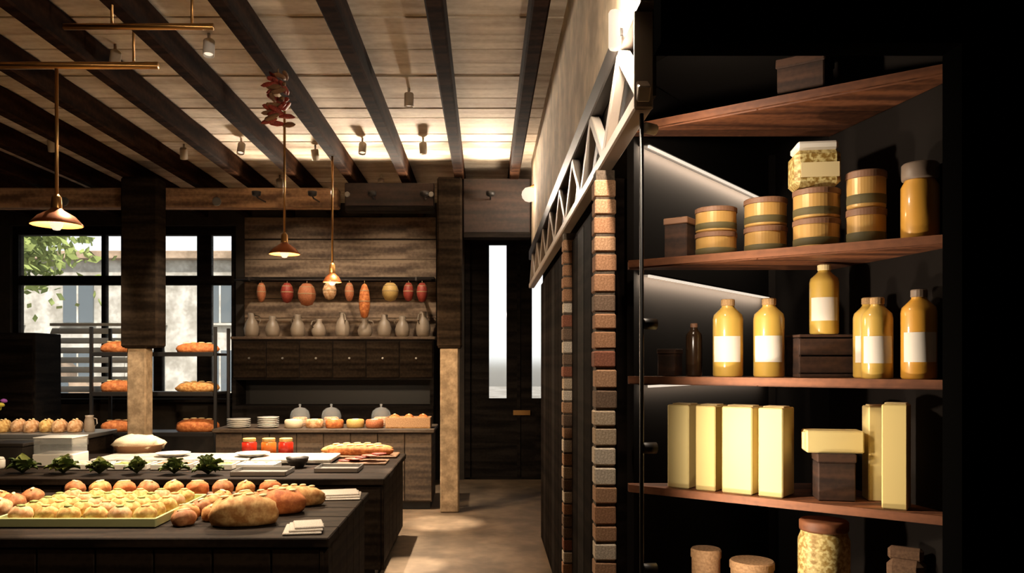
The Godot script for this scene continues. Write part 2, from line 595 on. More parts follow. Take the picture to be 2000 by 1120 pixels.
func windows_and_door():
	var w := struct("window_1", boxes([
		[Vector3(-6.62, 1.12, -11.60), Vector3(-6.54, 3.54, -11.46)],
		[Vector3(-3.56, 1.12, -11.60), Vector3(-3.48, 3.54, -11.46)],
		[Vector3(-6.54, 3.42, -11.60), Vector3(-3.56, 3.54, -11.46)],
		[Vector3(-6.54, 1.12, -11.60), Vector3(-3.56, 1.20, -11.46)]]), "frame_dark", "tall shop window with dark bars behind the bread rack")
	part(w, "transom", box(Vector3(2.98, 0.13, 0.12), 0.01), "frame_dark", at(-5.05, 2.785, 11.53))
	for m in [[-5.36, 0.06], [-4.6, 0.12], [-3.95, 0.20]]:
		part(w, "mullion", box(Vector3(m[1], 2.22, 0.11), 0.008), "frame_dark", at(m[0], 2.31, 11.53))
	for b in [[-6.54, -5.39], [-5.33, -4.66], [-4.54, -4.05], [-3.85, -3.56]]:
		for v in [[1.20, 2.72], [2.85, 3.42]]:
			part(w, "pane", box(Vector3(b[1] - b[0], v[1] - v[0], 0.006)), "pane", at((b[0] + b[1]) * 0.5, (v[0] + v[1]) * 0.5, 11.53))
	part(w, "window_sill", box(Vector3(3.2, 0.05, 0.20), 0.01), "frame_dark", at(-5.05, 1.105, 11.36))
	# wide slats over the lower panes
	var bl := thing("slatted_blind", "white slatted blind over the lower window panes beside bread rack", "blind", at(-5.48, 1.2, 11.40))
	for i in 7:
		part(bl, "slat", box(Vector3(1.14, 0.012, 0.10), 0.003), "blind", Vector3(0, 0.06 + i * 0.135, 0), Vector3(0.9, 0, 0))
	for x in [-0.45, 0.45]:
		part(bl, "cord", box(Vector3(0.006, 0.92, 0.006)), "blind", Vector3(x, 0.46, 0))
	part(bl, "head_rail", box(Vector3(1.16, 0.04, 0.05), 0.005), "blind", Vector3(0, 0.96, 0))
	# double door with tall glass lights
	var d := struct("door_1", boxes([
		[Vector3(-0.30, 0, -11.60), Vector3(-0.22, 3.38, -11.42)],
		[Vector3(0.94, 0, -11.60), Vector3(1.02, 3.38, -11.42)],
		[Vector3(-0.22, 3.32, -11.60), Vector3(0.94, 3.38, -11.42)]]), "frame_dark", "tall dark double door with narrow bright glass lights")
	for leaf in [[-0.22, 0.455, 0.045, 0.29], [0.465, 0.94, 0.645, 0.80]]:
		var st := start()
		var x0: float = leaf[0]
		var x1: float = leaf[1]
		var g0: float = leaf[2]
		var g1: float = leaf[3]
		for q in [[Vector3(x0, 0.03, -11.53), Vector3(g0, 3.32, -11.47)], [Vector3(g1, 0.03, -11.53), Vector3(x1, 3.32, -11.47)], [Vector3(g0, 0.03, -11.53), Vector3(g1, 1.13, -11.47)], [Vector3(g0, 3.28, -11.53), Vector3(g1, 3.32, -11.47)]]:
			put_box(st, (q[0] + q[1]) * 0.5, q[1] - q[0])
		var lf := part(d, "door_leaf", done(st), "frame_dark")
		part(lf, "pane", box(Vector3(g1 - g0, 2.15, 0.008)), "pane", at((g0 + g1) * 0.5, 2.205, 11.50))
	part(d, "cover_strip", box(Vector3(0.05, 3.30, 0.02), 0.004), "frame_dark", at(0.46, 1.66, 11.46))
	part(d, "threshold", box(Vector3(1.30, 0.03, 0.16), 0.005), "frame_dark", at(0.36, 0.015, 11.50))
	part(d, "push_plate", box(Vector3(0.24, 0.07, 0.012), 0.003), "brass", at(0.50, 0.93, 11.443), Vector3.ZERO, "brass plate")

func outside():
	struct("ground_outside", boxes([[Vector3(-60, -0.4, -60), Vector3(40, -0.2, -11.7)]]), "street", "pale street seen through the window")
	# houses over the street
	var h := thing("street_house", "pale rendered house across the street behind the window", "building", at(-13.5, -0.2, 30.0))
	part(h, "wall", box(Vector3(17.0, 5.6, 6.0), 0.0, Vector3(0, 2.8, -3.0)), "facade")
	for r in 2:
		for k in 6:
			var wn := part(h, "window", box(Vector3(1.1, 1.5, 0.12), 0.02), "far_glass", Vector3(-6.6 + k * 2.6, 1.5 + r * 2.5, 0.04))
			part(wn, "frame_bar", box(Vector3(0.06, 1.5, 0.06)), "facade", Vector3(0, 0, 0.06))
			part(wn, "window_sill", box(Vector3(1.3, 0.08, 0.2)), "facade", Vector3(0, -0.8, 0.08))
	part(h, "eaves", box(Vector3(17.6, 0.3, 0.6), 0.03), "facade_tan", Vector3(0, 5.7, 0.1))
	var t := thing("parked_van", "pale tan parked van seen through the lower window panes", "van", at(-12.4, -0.2, 20.5))
	part(t, "body", box(Vector3(3.6, 1.5, 1.8), 0.16, Vector3(0, 1.1, 0)), "facade_tan")
	part(t, "cab", box(Vector3(1.5, 1.1, 1.75), 0.2, Vector3(2.1, 0.85, 0)), "facade_tan")
	part(t, "side_window", box(Vector3(0.8, 0.45, 0.03), 0.01), "far_glass", Vector3(2.0, 1.2, 0.88))
	for x in [-1.1, 1.9]:
		part(t, "wheel", drum(0.34, 0.22, 0.03), "lamp_black", Vector3(x, 0.34, 0.70), Vector3(PI / 2, 0, 0))
	# street tree
	var tr := thing("street_tree", "light green street tree beyond the upper window panes", "tree", at(-11.2, -0.2, 19.0))
	part(tr, "trunk", tube([Vector3(0, 0, 0), Vector3(0.05, 1.6, 0), Vector3(-0.06, 3.2, 0.05), Vector3(0.0, 4.4, 0)], 0.10, 8), "bark")
	var st := start(false)
	var r2 := RandomNumberGenerator.new()
	r2.seed = 77
	for i in 1400:
		var c := Vector3(r2.randfn(0, 0.8), 4.7 + r2.randfn(0, 0.55), r2.randfn(0, 0.8))
		var u := Vector3(r2.randfn(), r2.randfn(), r2.randfn()).normalized()
		var v := u.cross(Vector3(r2.randfn(), r2.randfn(), r2.randfn())).normalized()
		var s := r2.randf_range(0.10, 0.20)
		for o in [Vector3.ZERO, u.cross(v) * 0.012]:
			st.add_vertex(c + u * s + o); st.add_vertex(c + v * s * 0.5 + o); st.add_vertex(c - u * s + o)
			st.add_vertex(c + u * s + o); st.add_vertex(c - u * s + o); st.add_vertex(c - v * s * 0.5 + o)
	var f := part(tr, "foliage", done(st), "tree_leaf")
	f.set_meta("kind", "stuff")

func posts_and_beams():
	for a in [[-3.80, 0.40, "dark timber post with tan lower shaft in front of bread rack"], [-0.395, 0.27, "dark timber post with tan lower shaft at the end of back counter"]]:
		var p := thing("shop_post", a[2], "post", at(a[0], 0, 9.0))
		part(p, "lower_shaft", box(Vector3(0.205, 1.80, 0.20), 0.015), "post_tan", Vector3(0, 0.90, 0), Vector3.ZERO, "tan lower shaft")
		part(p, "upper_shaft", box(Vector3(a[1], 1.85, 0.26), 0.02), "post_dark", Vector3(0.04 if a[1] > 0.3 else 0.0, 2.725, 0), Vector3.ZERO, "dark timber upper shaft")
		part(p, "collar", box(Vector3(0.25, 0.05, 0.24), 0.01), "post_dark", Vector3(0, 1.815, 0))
	var b := thing("header_beam", "long tan header beam running over the window side", "beam", at(-4.55, 3.37, 9.23))
	part(b, "timber", box(Vector3(5.8, 0.22, 0.18), 0.015), "beam_tan", Vector3(0, 0.11, 0))
	for x in [-0.15, 1.55]:
		part(b, "fixing_plate", drum(0.05, 0.02, 0.004), "metal_grey", Vector3(x, 0.06, 0.09), Vector3(PI / 2, 0, 0))
	var c := thing("header_panel", "dark brown framed panel of the header above the back bar", "panel", at(-1.06, 3.35, 9.05))
	part(c, "panel", box(Vector3(0.98, 0.26, 0.12), 0.01), "beam_brown", Vector3(0, 0.13, 0))
	for x in [-0.46, 0.46]:
		part(c, "fixing_plate", drum(0.03, 0.02, 0.004), "metal_grey", Vector3(x, 0.13, 0.06), Vector3(PI / 2, 0, 0))
	part(c, "lower_rail", box(Vector3(0.98, 0.05, 0.16), 0.006), "frame_dark", Vector3(0, -0.03, 0))
	var l := thing("lintel_box", "dark brown boxed lintel between timber post and tan upper wall", "lintel", at(0.12, 3.03, 9.05))
	part(l, "face_board", box(Vector3(0.74, 0.60, 0.10), 0.01), "beam_brown", Vector3(0, 0.33, 0))
	part(l, "lower_rail", box(Vector3(0.74, 0.06, 0.16), 0.008), "frame_dark", Vector3(0, 0.0, 0))

# ------------------------------------------------------------------ the larder niche
const ORD := ["first", "second", "third", "fourth", "fifth", "sixth", "seventh", "eighth", "ninth"]
func front(s: float, t: float) -> Vector2:
	# s along the shelf fronts from their far end, t into the niche: (x, depth)
	return Vector2(0.518 + 0.797 * s + 0.605 * t, 3.175 - 0.605 * s + 0.797 * t)

const SHELF := [2.555, 2.035, 1.592, 1.176, 0.75, 0.30]

func larder():
	var u := thing("larder_shelving", "dark stained larder shelving set at an angle behind the black portal", "shelving")
	var turn := atan2(0.605, 0.797)
	# left side panel runs 1.75 m into the niche; the right one follows the wall; a back panel closes it
	var l0 := front(-0.03, 0.12)
	var l1 := front(0.0, 0.12)
	var l2 := front(0.0, 1.75)
	var l3 := front(-0.03, 1.75)
	part(u, "side_panel", prism([l0, l1, l2, l3], 0.0, 2.80), "panel_charcoal")
	part(u, "side_panel", prism([Vector2(1.46, 2.47), Vector2(1.50, 2.47), Vector2(1.38, 3.2), Vector2(1.34, 3.2)], 0.0, 2.80), "panel_charcoal")
	part(u, "side_panel", prism([Vector2(1.34, 3.2), Vector2(1.38, 3.2), Vector2(1.66, 4.6), Vector2(1.62, 4.6)], 0.0, 2.80), "panel_charcoal")
	part(u, "back_panel", prism([l2, Vector2(1.62, 4.56), Vector2(1.62, 4.60), l2 + Vector2(0.0, 0.04)], 0.0, 2.80), "panel_charcoal")
	part(u, "top_panel", prism([Vector2(0.60, 3.27), Vector2(0.70, 3.05), Vector2(1.46, 2.47), Vector2(1.34, 3.2), Vector2(1.62, 4.58), l2], 2.80, 2.83), "panel_charcoal")
	for y in SHELF:
		var s := Node3D.new()
		s.name = "shelf"
		u.add_child(s, true)
		var y0: float = y - 0.03
		part(s, "plank", prism([Vector2(0.948, 2.852), Vector2(1.455, 2.468), Vector2(1.394, 2.852)], y0, y), "shelf_wood")
		part(s, "plank", prism([Vector2(0.552, 3.186), Vector2(0.552, 3.152), Vector2(0.944, 2.856), Vector2(1.392, 2.856), Vector2(1.338, 3.186)], y0, y), "shelf_wood")
		part(s, "lipping", prism([front(0.045, -0.014), front(1.17, -0.014), front(1.17, -0.001), front(0.045, -0.001)], y - 0.026, y + 0.001), "shelf_wood")
	# unseen strip lights level with the three upper shelves, placed to wash the side panel
	var strips := [1.5, 1.1, 0.22]
	for k in 3:
		var ly: float = SHELF[k] - 0.05
		var ls := thing("unseen_strip_light", "slim unseen strip light placed to wash the side panel, level with the %s larder shelf" % ["topmost", "second", "third"][k], "strip light", at(0, ly, 0), 0.0, "unseen strip lights along the side panel")
		part(ls, "profile", prism([front(0.001, 0.16), front(0.050, 0.16), front(0.050, 1.64), front(0.001, 1.64)], 0.012, 0.018), "lamp_black")
		part(ls, "light_tube", prism([front(0.036, 0.17), front(0.044, 0.17), front(0.044, 1.63), front(0.036, 1.63)], 0.002, 0.012), "glow_soft")
		var al := AreaLight3D.new()
		al.name = "light"
		al.light_color = SOFT
		al.light_energy = strips[k]
		al.area_size = Vector2(1.46, 0.010)
		al.shadow_enabled = true
		al.area_range = 20.0
		al.area_attenuation = 2.0
		ls.add_child(al)
		var c := front(0.034, 0.90)
		al.transform = Transform3D(Basis.looking_at(Vector3(-0.797, -0.45, -0.605), Vector3.UP), Vector3(c.x, 0.002, -c.y))
	shelf_goods(turn)

func lidded_tin(label: String, x: float, y: float, d: float, r: float, h: float, body: String, group: String):
	var t := thing("food_tin", label, "tin", at(x, y, d), rng.randf() * 6.0, group)
	part(t, "body", drum(r, h * 0.84, 0.004), body)
	part(t, "band", lathe([Vector2(r + 0.0005, h * 0.10), Vector2(r + 0.0015, h * 0.11), Vector2(r + 0.0015, h * 0.34), Vector2(r + 0.0005, h * 0.35)], 40), "label_olive")
	part(t, "lid", lathe([Vector2(0, h * 0.80), Vector2(r + 0.003, h * 0.80), Vector2(r + 0.003, h * 0.97), Vector2(r - 0.002, h), Vector2(0, h)], 40, false), "tin_brown")

func oil_bottle(label: String, x: float, y: float, d: float, r: float, h: float, m: String, cap: String, tag := true):
	var t := thing("oil_bottle", label, "bottle", at(x, y, d), 0.0, "bottles on the middle shelf" if tag else "")
	var b := r
	part(t, "body", lathe([Vector2(0, 0), Vector2(b * 0.92, 0), Vector2(b, 0.006), Vector2(b, h * 0.74), Vector2(b * 0.93, h * 0.80), Vector2(b * 0.55, h * 0.87), Vector2(b * 0.42, h * 0.90), Vector2(b * 0.42, h * 0.93), Vector2(0, h * 0.93)], 24), m)
	part(t, "stopper", drum(b * 0.46, h * 0.09, 0.003, 16), cap, Vector3(0, h * 0.91, 0))
	if tag:
		# a paper label wrapped over the side that faces the aisle
		var st := start(true)
		var n := 10
		for k in n:
			var a0 := PI * 0.62 + (k - n * 0.5) * 0.2
			var a1 := a0 + 0.2
			var R := b + 0.0012
			var c := Vector3(0, h * 0.35, 0)
			quad(st, Vector3(cos(a0) * R, h * 0.19, sin(a0) * R), Vector3(cos(a1) * R, h * 0.19, sin(a1) * R), Vector3(cos(a1) * R, h * 0.52, sin(a1) * R), Vector3(cos(a0) * R, h * 0.52, sin(a0) * R), c)
		part(t, "paper_label", done(st), "label_white")

func pasta_pack(label: String, p: Vector2, y: float, s: Vector3, turn: float, m: String, tilt := 0.0):
	var t := thing("pasta_pack", label, "packet", at(p.x, y, p.y), turn, "pale yellow packets on the shelf")
	part(t, "carton", box(s, 0.004, Vector3(0, s.y * 0.5, 0)), m)
	part(t, "end_flap", box(Vector3(s.x * 0.86, 0.006, s.z * 0.5), 0.002, Vector3(0, s.y + 0.002, 0)), "label_cream")
	if tilt != 0.0:
		t.rotation = Vector3(0, turn, tilt)

func shelf_goods(turn: float):
	# top shelf: one tan box just shows under the head of the portal
	var b := thing("storage_box", "brown box on the topmost larder shelf just under black portal head", "box", at(1.13, 2.556, 2.90), -turn)
	part(b, "carton", box(Vector3(0.16, 0.13, 0.12), 0.004, Vector3(0, 0.065, 0)), "carton_dark")
	part(b, "lid", box(Vector3(0.168, 0.035, 0.128), 0.004, Vector3(0, 0.145, 0)), "carton_dark")
	# second shelf: stacked tins, a square jar and a large jar
	var y: float = SHELF[1] + 0.001
	var sd := thing("storage_box", "small dark box at the inner end of the tin shelf", "box", at(0.735, y, 3.105), -turn)
	part(sd, "carton", box(Vector3(0.09, 0.13, 0.08), 0.004, Vector3(0, 0.065, 0)), "carton_dark")
	part(sd, "lid", box(Vector3(0.096, 0.025, 0.086), 0.003, Vector3(0, 0.141, 0)), "tin_brown")
	var cols := [["first", 0.862, 3.07, 0.074, 2, 0.092], ["second", 1.024, 3.00, 0.074, 2, 0.102], ["third", 1.146, 2.84, 0.076, 2, 0.102], ["fourth", 1.283, 2.765, 0.062, 2, 0.125]]
	for c in cols:
		for k in c[4]:
			lidded_tin("gold and brown tin, %s one in the %s stack from the inner side panel" % [["lower", "upper"][k], c[0]], c[1], y + k * (c[5] + 0.001), c[2], c[3], c[5], "tin_gold", "stacked tins on the second shelf")
	var j := thing("square_jar", "square white and yellow jar on top of the third tin stack", "jar", at(1.133, y + 0.207, 2.83), -0.15)
	part(j, "body", box(Vector3(0.15, 0.125, 0.13), 0.016, Vector3(0, 0.063, 0)), "nougat")
	part(j, "paper_label", box(Vector3(0.125, 0.05, 0.002), 0.0005, Vector3(0.005, 0.055, 0.066)), "label_cream")
	part(j, "lid", box(Vector3(0.135, 0.03, 0.115), 0.008, Vector3(0, 0.14, 0)), "label_white")
	var g := thing("large_jar", "large amber jar with grey lid beside the black jamb", "jar", at(1.378, y, 2.60))
	part(g, "body", lathe([Vector2(0, 0), Vector2(0.052, 0), Vector2(0.056, 0.006), Vector2(0.056, 0.165), Vector2(0.046, 0.185), Vector2(0.046, 0.19), Vector2(0, 0.19)]), "amber_deep")
	part(g, "lid", lathe([Vector2(0, 0.188), Vector2(0.052, 0.188), Vector2(0.054, 0.195), Vector2(0.054, 0.236), Vector2(0.048, 0.242), Vector2(0, 0.242)]), "lid_grey", Vector3.ZERO, Vector3.ZERO, "grey lid")
	# third shelf: oil bottles with white labels, a crate
	y = SHELF[2] + 0.001
	oil_bottle("yellow oil bottle, furthest from the black jamb", 0.892, y, 3.02, 0.054, 0.285, "amber", "cork")
	oil_bottle("yellow oil bottle, second from the inner side panel", 1.026, y, 2.97, 0.054, 0.285, "amber", "cork")
	var cr := thing("wooden_crate", "low dark brown crate on the bottle shelf carrying one bottle", "crate", at(1.236, y, 2.96))
	part(cr, "base", box(Vector3(0.26, 0.012, 0.14), 0.002, Vector3(0, 0.006, 0)), "carton_dark")
	for k in 2:
		for sg in [-1, 1]:
			part(cr, "slat", box(Vector3(0.26, 0.058, 0.010), 0.002), "carton_dark", Vector3(0, 0.044 + k * 0.064, sg * 0.066))
	for sg in [-1, 1]:
		part(cr, "end_board", box(Vector3(0.010, 0.13, 0.12), 0.002), "carton_dark", Vector3(sg * 0.124, 0.075, 0))
	part(cr, "lid", box(Vector3(0.26, 0.010, 0.14), 0.002, Vector3(0, 0.147, 0)), "carton_dark")
	oil_bottle("yellow oil bottle standing on the dark brown crate", 1.212, y + 0.153, 2.935, 0.050, 0.25, "amber", "label_cream")
	oil_bottle("yellow oil bottle behind its twin in front of the crate", 1.312, y, 2.808, 0.050, 0.275, "amber", "cork")
	oil_bottle("yellow oil bottle beside the amber one near the jamb", 1.276, y, 2.672, 0.048, 0.265, "amber", "cork")
	oil_bottle("amber oil bottle with grey stopper nearest the black jamb", 1.378, y, 2.607, 0.053, 0.285, "amber_deep", "lid_grey")
	oil_bottle("small dark brown bottle in the shade of the bottle shelf", 0.785, y, 3.09, 0.03, 0.20, "bottle_brown", "tin_brown", false)
	var db := thing("storage_box", "low dark box at the inner end of the bottle shelf", "box", at(0.700, y, 3.115), -turn)
	part(db, "carton", box(Vector3(0.07, 0.085, 0.07), 0.003, Vector3(0, 0.043, 0)), "carton_dark")
	part(db, "lid", box(Vector3(0.075, 0.02, 0.075), 0.003, Vector3(0, 0.094, 0)), "carton_dark")
	# fourth shelf: tall pale yellow packets
	y = SHELF[3] + 0.001
	var packs := [[0.232, 0.085, 0.085, 0.31, "pasta", "tall pale yellow packet at the inner end of its shelf"],
		[0.338, 0.085, 0.075, 0.31, "pasta_b", "tall pale yellow packet, second from the inner end"],
		[0.455, 0.085, 0.110, 0.31, "pasta", "wide tall pale yellow packet, third from the inner end"],
		[0.574, 0.085, 0.085, 0.31, "pasta", "tall pale yellow packet next to the lying packet"]]
	for q in packs:
		pasta_pack(q[5], front(q[0], q[1]), y, Vector3(q[2], q[3], 0.13), -turn, q[4])
	var rb := thing("storage_box", "dark reddish box under the lying yellow packet", "box", at(1.195, y, 2.82), -turn * 0.3)
	part(rb, "carton", box(Vector3(0.12, 0.13, 0.12), 0.004, Vector3(0, 0.065, 0)), "carton_dark")
	part(rb, "lid", box(Vector3(0.126, 0.03, 0.126), 0.004, Vector3(0, 0.145, 0)), "carton_dark")
	var lp := thing("pasta_pack", "pale yellow packet lying flat on the dark box", "packet", at(1.192, y + 0.161, 2.82), -turn * 0.3, "pale yellow packets on the shelf")
	part(lp, "carton", box(Vector3(0.185, 0.075, 0.10), 0.005, Vector3(0, 0.038, 0)), "pasta")
	part(lp, "end_flap", box(Vector3(0.006, 0.06, 0.05), 0.002, Vector3(-0.094, 0.038, 0)), "label_cream")
	pasta_pack("tall pale yellow packet behind the packet at shelf edge", Vector2(1.342, 2.80), y, Vector3(0.085, 0.32, 0.09), -turn * 0.3, "pasta")
	pasta_pack("tall pale yellow packet standing at the shelf edge beside jamb", Vector2(1.325, 2.645), y, Vector3(0.075, 0.335, 0.09), -turn * 0.9, "pasta_b")
	# fifth shelf: a tall jar, two tan canisters, a paper bag
	y = SHELF[4] + 0.001
	var tj := thing("tall_jar", "tall cream jar with reddish lid on the lowest shelf in view", "jar", at(1.155, y, 2.80))
	part(tj, "body", lathe([Vector2(0, 0), Vector2(0.078, 0), Vector2(0.084, 0.01), Vector2(0.084, 0.29), Vector2(0.076, 0.31), Vector2(0.074, 0.325), Vector2(0, 0.325)]), "nougat")
	part(tj, "lid", lathe([Vector2(0, 0.322), Vector2(0.078, 0.322), Vector2(0.08, 0.328), Vector2(0.08, 0.352), Vector2(0.074, 0.358), Vector2(0, 0.358)]), "shelf_wood", Vector3.ZERO, Vector3.ZERO, "reddish lid")
	for a in [[0.822, 3.06, 0.052, 0.20, "small tan canister beside the wider canister on lowest shelf"], [0.968, 2.98, 0.075, 0.175, "wide tan canister between small canister and tall cream jar"]]:
		var cn := thing("tan_canister", a[4], "canister", at(a[0], y, a[1]))
		part(cn, "body", drum(a[2], a[3] * 0.86, 0.004), "carton_tan")
		part(cn, "lid", lathe([Vector2(0, a[3] * 0.84), Vector2(a[2] + 0.004, a[3] * 0.84), Vector2(a[2] + 0.004, a[3] * 0.97), Vector2(a[2], a[3]), Vector2(0, a[3])], 40, false), "carton_tan")
	var pb := thing("paper_bag", "brown paper bag on the lowest shelf beside the jamb", "bag", at(1.365, y, 2.66), -turn)
	part(pb, "bag", box(Vector3(0.11, 0.26, 0.08), 0.02, Vector3(0, 0.13, 0)), "paper_brown")
	part(pb, "folded_top", box(Vector3(0.105, 0.045, 0.03), 0.01, Vector3(0, 0.275, 0.01)), "paper_brown")

# ------------------------------------------------------------------ tables
func plank_table(label: String, x0: float, x1: float, d0: float, d1: float, h: float):
	var t := thing("display_table", label, "table", at((x0 + x1) * 0.5, 0, (d0 + d1) * 0.5))
	var w := x1 - x0
	var dd := d1 - d0
	var n := 5
	for k in n:
		var pd := dd / n
		part(t, "top_plank", box(Vector3(w, 0.05, pd - 0.005), 0.006), "table_wood", Vector3(0, h - 0.025, dd * 0.5 - pd * (k + 0.5)))
	part(t, "plinth", box(Vector3(w - 0.16, 0.08, dd - 0.16)), "lamp_black", Vector3(0, 0.04, 0))
	part(t, "carcass", box(Vector3(w - 0.10, h - 0.13, dd - 0.10)), "table_wood", Vector3(0, 0.08 + (h - 0.13) * 0.5, 0))
	# boards on the aisle side and on the near side
	var m := int(dd / 0.24)
	for k in m:
		part(t, "side_board", box(Vector3(0.022, h - 0.14, dd / m - 0.01), 0.004), "table_wood", Vector3(w * 0.5 - 0.04, 0.08 + (h - 0.14) * 0.5, dd * 0.5 - 0.02 - (dd - 0.04) / m * (k + 0.5)))
	m = int(w / 0.30)
	for k in m:
		part(t, "front_board", box(Vector3(w / m - 0.01, h - 0.14, 0.022), 0.004), "table_wood", Vector3(-w * 0.5 + w / m * (k + 0.5), 0.08 + (h - 0.14) * 0.5, dd * 0.5 - 0.04))

func tables():
	plank_table("dark wooden food table nearest the camera, piled with rolls", -4.4, -0.80, 4.16, 5.62, 0.75)
	plank_table("dark wooden food table behind the roll table, with platters", -5.0, -0.76, 6.12, 7.80, 0.77)

func score_marks(o: Node3D, lx: float, ry: float, n: int):
	for k in n:
		var x := (k - (n - 1) * 0.5) * lx
		part(o, "score", blob(Vector3(lx * 0.34, 0.006, 0.012), 3, 0.0, 2.0, 0.0, 4.0, 10, 6), "score", Vector3(x, ry, 0.0), Vector3(0, 0.7, 0))

func loaf(called: String, label: String, p: Vector3, turn: float, r: Vector3, m: String, cuts: int, seed_: int, group := ""):
	var o := thing(called, label, "bread", p, turn, group)
	part(o, "crust", blob(r, seed_, 0.05, 2.4), m)
	if cuts > 0:
		var step := r.x * 1.45 / cuts
		for k in cuts:
			var x := (k - (cuts - 1) * 0.5) * step
			var yy := r.y * (0.62 + pow(maxf(0.0, 1.0 - pow(absf(x / r.x), 2.4)), 1.0 / 2.4)) - 0.001
			part(o, "score", blob(Vector3(step * 0.42, 0.008, r.z * 0.16), 3, 0.0, 2.0, 0.0, 4.0, 10, 6), "score", Vector3(x, yy, 0), Vector3(0, 0.6, 0))

func leaf_cluster(label: String, p: Vector3, r: float, m: String, seed_: int, group: String):
	var o := thing("salad_leaves", label, "greens", p, 0.0, group)
	var q := RandomNumberGenerator.new()
	q.seed = seed_
	for k in 26:
		var up := pow(q.randf(), 1.5) * 1.35 + 0.02
		part(o, "leaf", leaf_mesh(snappedf(r * q.randf_range(0.7, 1.0), 0.02), snappedf(r * 0.85, 0.01), 0.04), m if q.randf() < 0.7 else "leaf_pale", Vector3(0, 0.02, 0), Vector3(0, k * 2.4, up))

func front_food():
	var y := 0.751
	# pale green paper tray of round buns
	var t := thing("bun_tray", "shallow tray lined with pale green paper under cream buns", "tray", at(-2.22, y, 4.82))
	part(t, "base", box(Vector3(0.86, 0.012, 0.80), 0.004, Vector3(0, 0.008, 0)), "metal_grey")
	for s in [-1, 1]:
		part(t, "rim", box(Vector3(0.88, 0.05, 0.012), 0.004, Vector3(0, 0.027, s * 0.40)), "paper_green")
		part(t, "rim", box(Vector3(0.012, 0.05, 0.79), 0.004, Vector3(s * 0.434, 0.027, 0)), "paper_green")
	part(t, "paper_lining", box(Vector3(0.84, 0.004, 0.78), 0.001, Vector3(0, 0.017, 0)), "paper_green")
	var rows := ["front", "second", "third", "fourth", "back"]
	for r in 5:
		for k in 6:
			var o := thing("cream_bun", "round cream bun, %s row of the green tray, %s from the aisle" % [rows[r], ORD[5 - k]], "bun", at(-2.57 + k * 0.138 + rng.randf_range(-0.006, 0.006), y + 0.02, 4.52 + r * 0.145 + rng.randf_range(-0.006, 0.006)), rng.randf() * 6.0, "cream buns, %s row" % rows[r])
			part(o, "crust", blob(Vector3(0.062, 0.05, 0.062), 20 + (r * 6 + k) % 4, 0.06, 2.1), "bun_cream" if (r + k) % 4 else "bun_pale")
			part(o, "topping", blob(Vector3(0.026, 0.008, 0.024), 31 + k % 2, 0.12, 2.0, 0.0, 4.0, 10, 6), "roll_gold" if k % 2 else "leaf_pale", Vector3(0, 0.076, 0))
	# rolls heaped between the tray and the large loaf
	var gp := "golden rolls between the bun tray and the large loaf"
	var k2 := 0
	for q in [[-1.66, 4.50], [-1.70, 4.66], [-1.55, 4.64], [-1.68, 4.83], [-1.53, 4.81], [-1.66, 5.00], [-1.52, 4.98], [-1.66, 5.17], [-1.52, 5.16]]:
		var o := thing("golden_roll", "golden crusty roll between tray and large loaf, %s counted from the near edge" % ORD[k2], "roll", at(q[0], y, q[1]), rng.randf() * 6.0, gp)
		part(o, "crust", blob(Vector3(0.070, 0.052, 0.058), 40 + k2 % 4, 0.07, 2.2), "roll_gold" if k2 % 3 else "roll_brown")
		part(o, "score", blob(Vector3(0.045, 0.007, 0.011), 3, 0.0, 2.0, 0.0, 4.0, 10, 6), "score", Vector3(0, 0.078, 0))
		k2 += 1
	# large loaves at the aisle end
	loaf("crusty_loaf", "large golden crusty loaf at the aisle end of near table", at(-1.335, y, 4.52), 0.25, Vector3(0.185, 0.10, 0.11), "loaf_gold", 4, 51)
	loaf("crusty_loaf", "second golden loaf lying behind the large loaf", at(-1.24, y, 4.86), 0.1, Vector3(0.17, 0.085, 0.10), "loaf_orange", 4, 52)
	loaf("crusty_loaf", "long pale loaf behind the two golden loaves", at(-1.20, y, 5.12), 0.05, Vector3(0.19, 0.075, 0.085), "loaf_gold", 5, 53)
	# brown rolls towards the edge of the picture
	k2 = 0
	for q in [[-2.83, 4.40], [-2.84, 4.58], [-2.99, 4.48], [-2.83, 4.77], [-2.98, 4.67], [-2.86, 4.96], [-3.0, 4.86], [-2.85, 5.15], [-3.0, 5.05]]:
		var o := thing("brown_roll", "brown roll beside the bun tray at picture edge, %s from the near edge" % ORD[k2], "roll", at(q[0], y, q[1]), rng.randf() * 6.0, "brown rolls beside the bun tray")
		part(o, "crust", blob(Vector3(0.080, 0.062, 0.068), 60 + k2 % 4, 0.07, 2.2), "bun_pale" if k2 in [0, 3] else "roll_brown" if k2 % 2 else "roll_gold")
		part(o, "score", blob(Vector3(0.045, 0.007, 0.011), 3, 0.0, 2.0, 0.0, 4.0, 10, 6), "score", Vector3(0, 0.094, 0))
		k2 += 1
	# back row of small rolls on a board
	var bd := thing("bread_board", "long wooden board with rolls along the back of near table", "board", at(-2.05, y, 5.40))
	part(bd, "board", box(Vector3(1.5, 0.022, 0.22), 0.006, Vector3(0, 0.011, 0)), "board_wood")
	for k in 9:
		var o := thing("small_roll", "small roll on the long wooden board, %s from the aisle" % ORD[8 - k], "roll", at(-2.70 + k * 0.16, y + 0.023, 5.40 + rng.randf_range(-0.02, 0.02)), rng.randf() * 6.0, "rolls on the long wooden board")
		part(o, "crust", blob(Vector3(0.072, 0.055, 0.06), 70 + k % 3, 0.07, 2.2), ["roll_brown", "roll_gold", "loaf_orange"][k % 3])
		part(o, "score", blob(Vector3(0.042, 0.007, 0.01), 3, 0.0, 2.0, 0.0, 4.0, 10, 6), "score", Vector3(0, 0.083, 0))
	# white folded cloths at the aisle corner
	napkin("white folded cloth at the far aisle corner of near table", at(-1.01, y, 5.42), 0.12, 0.36, 0.30)
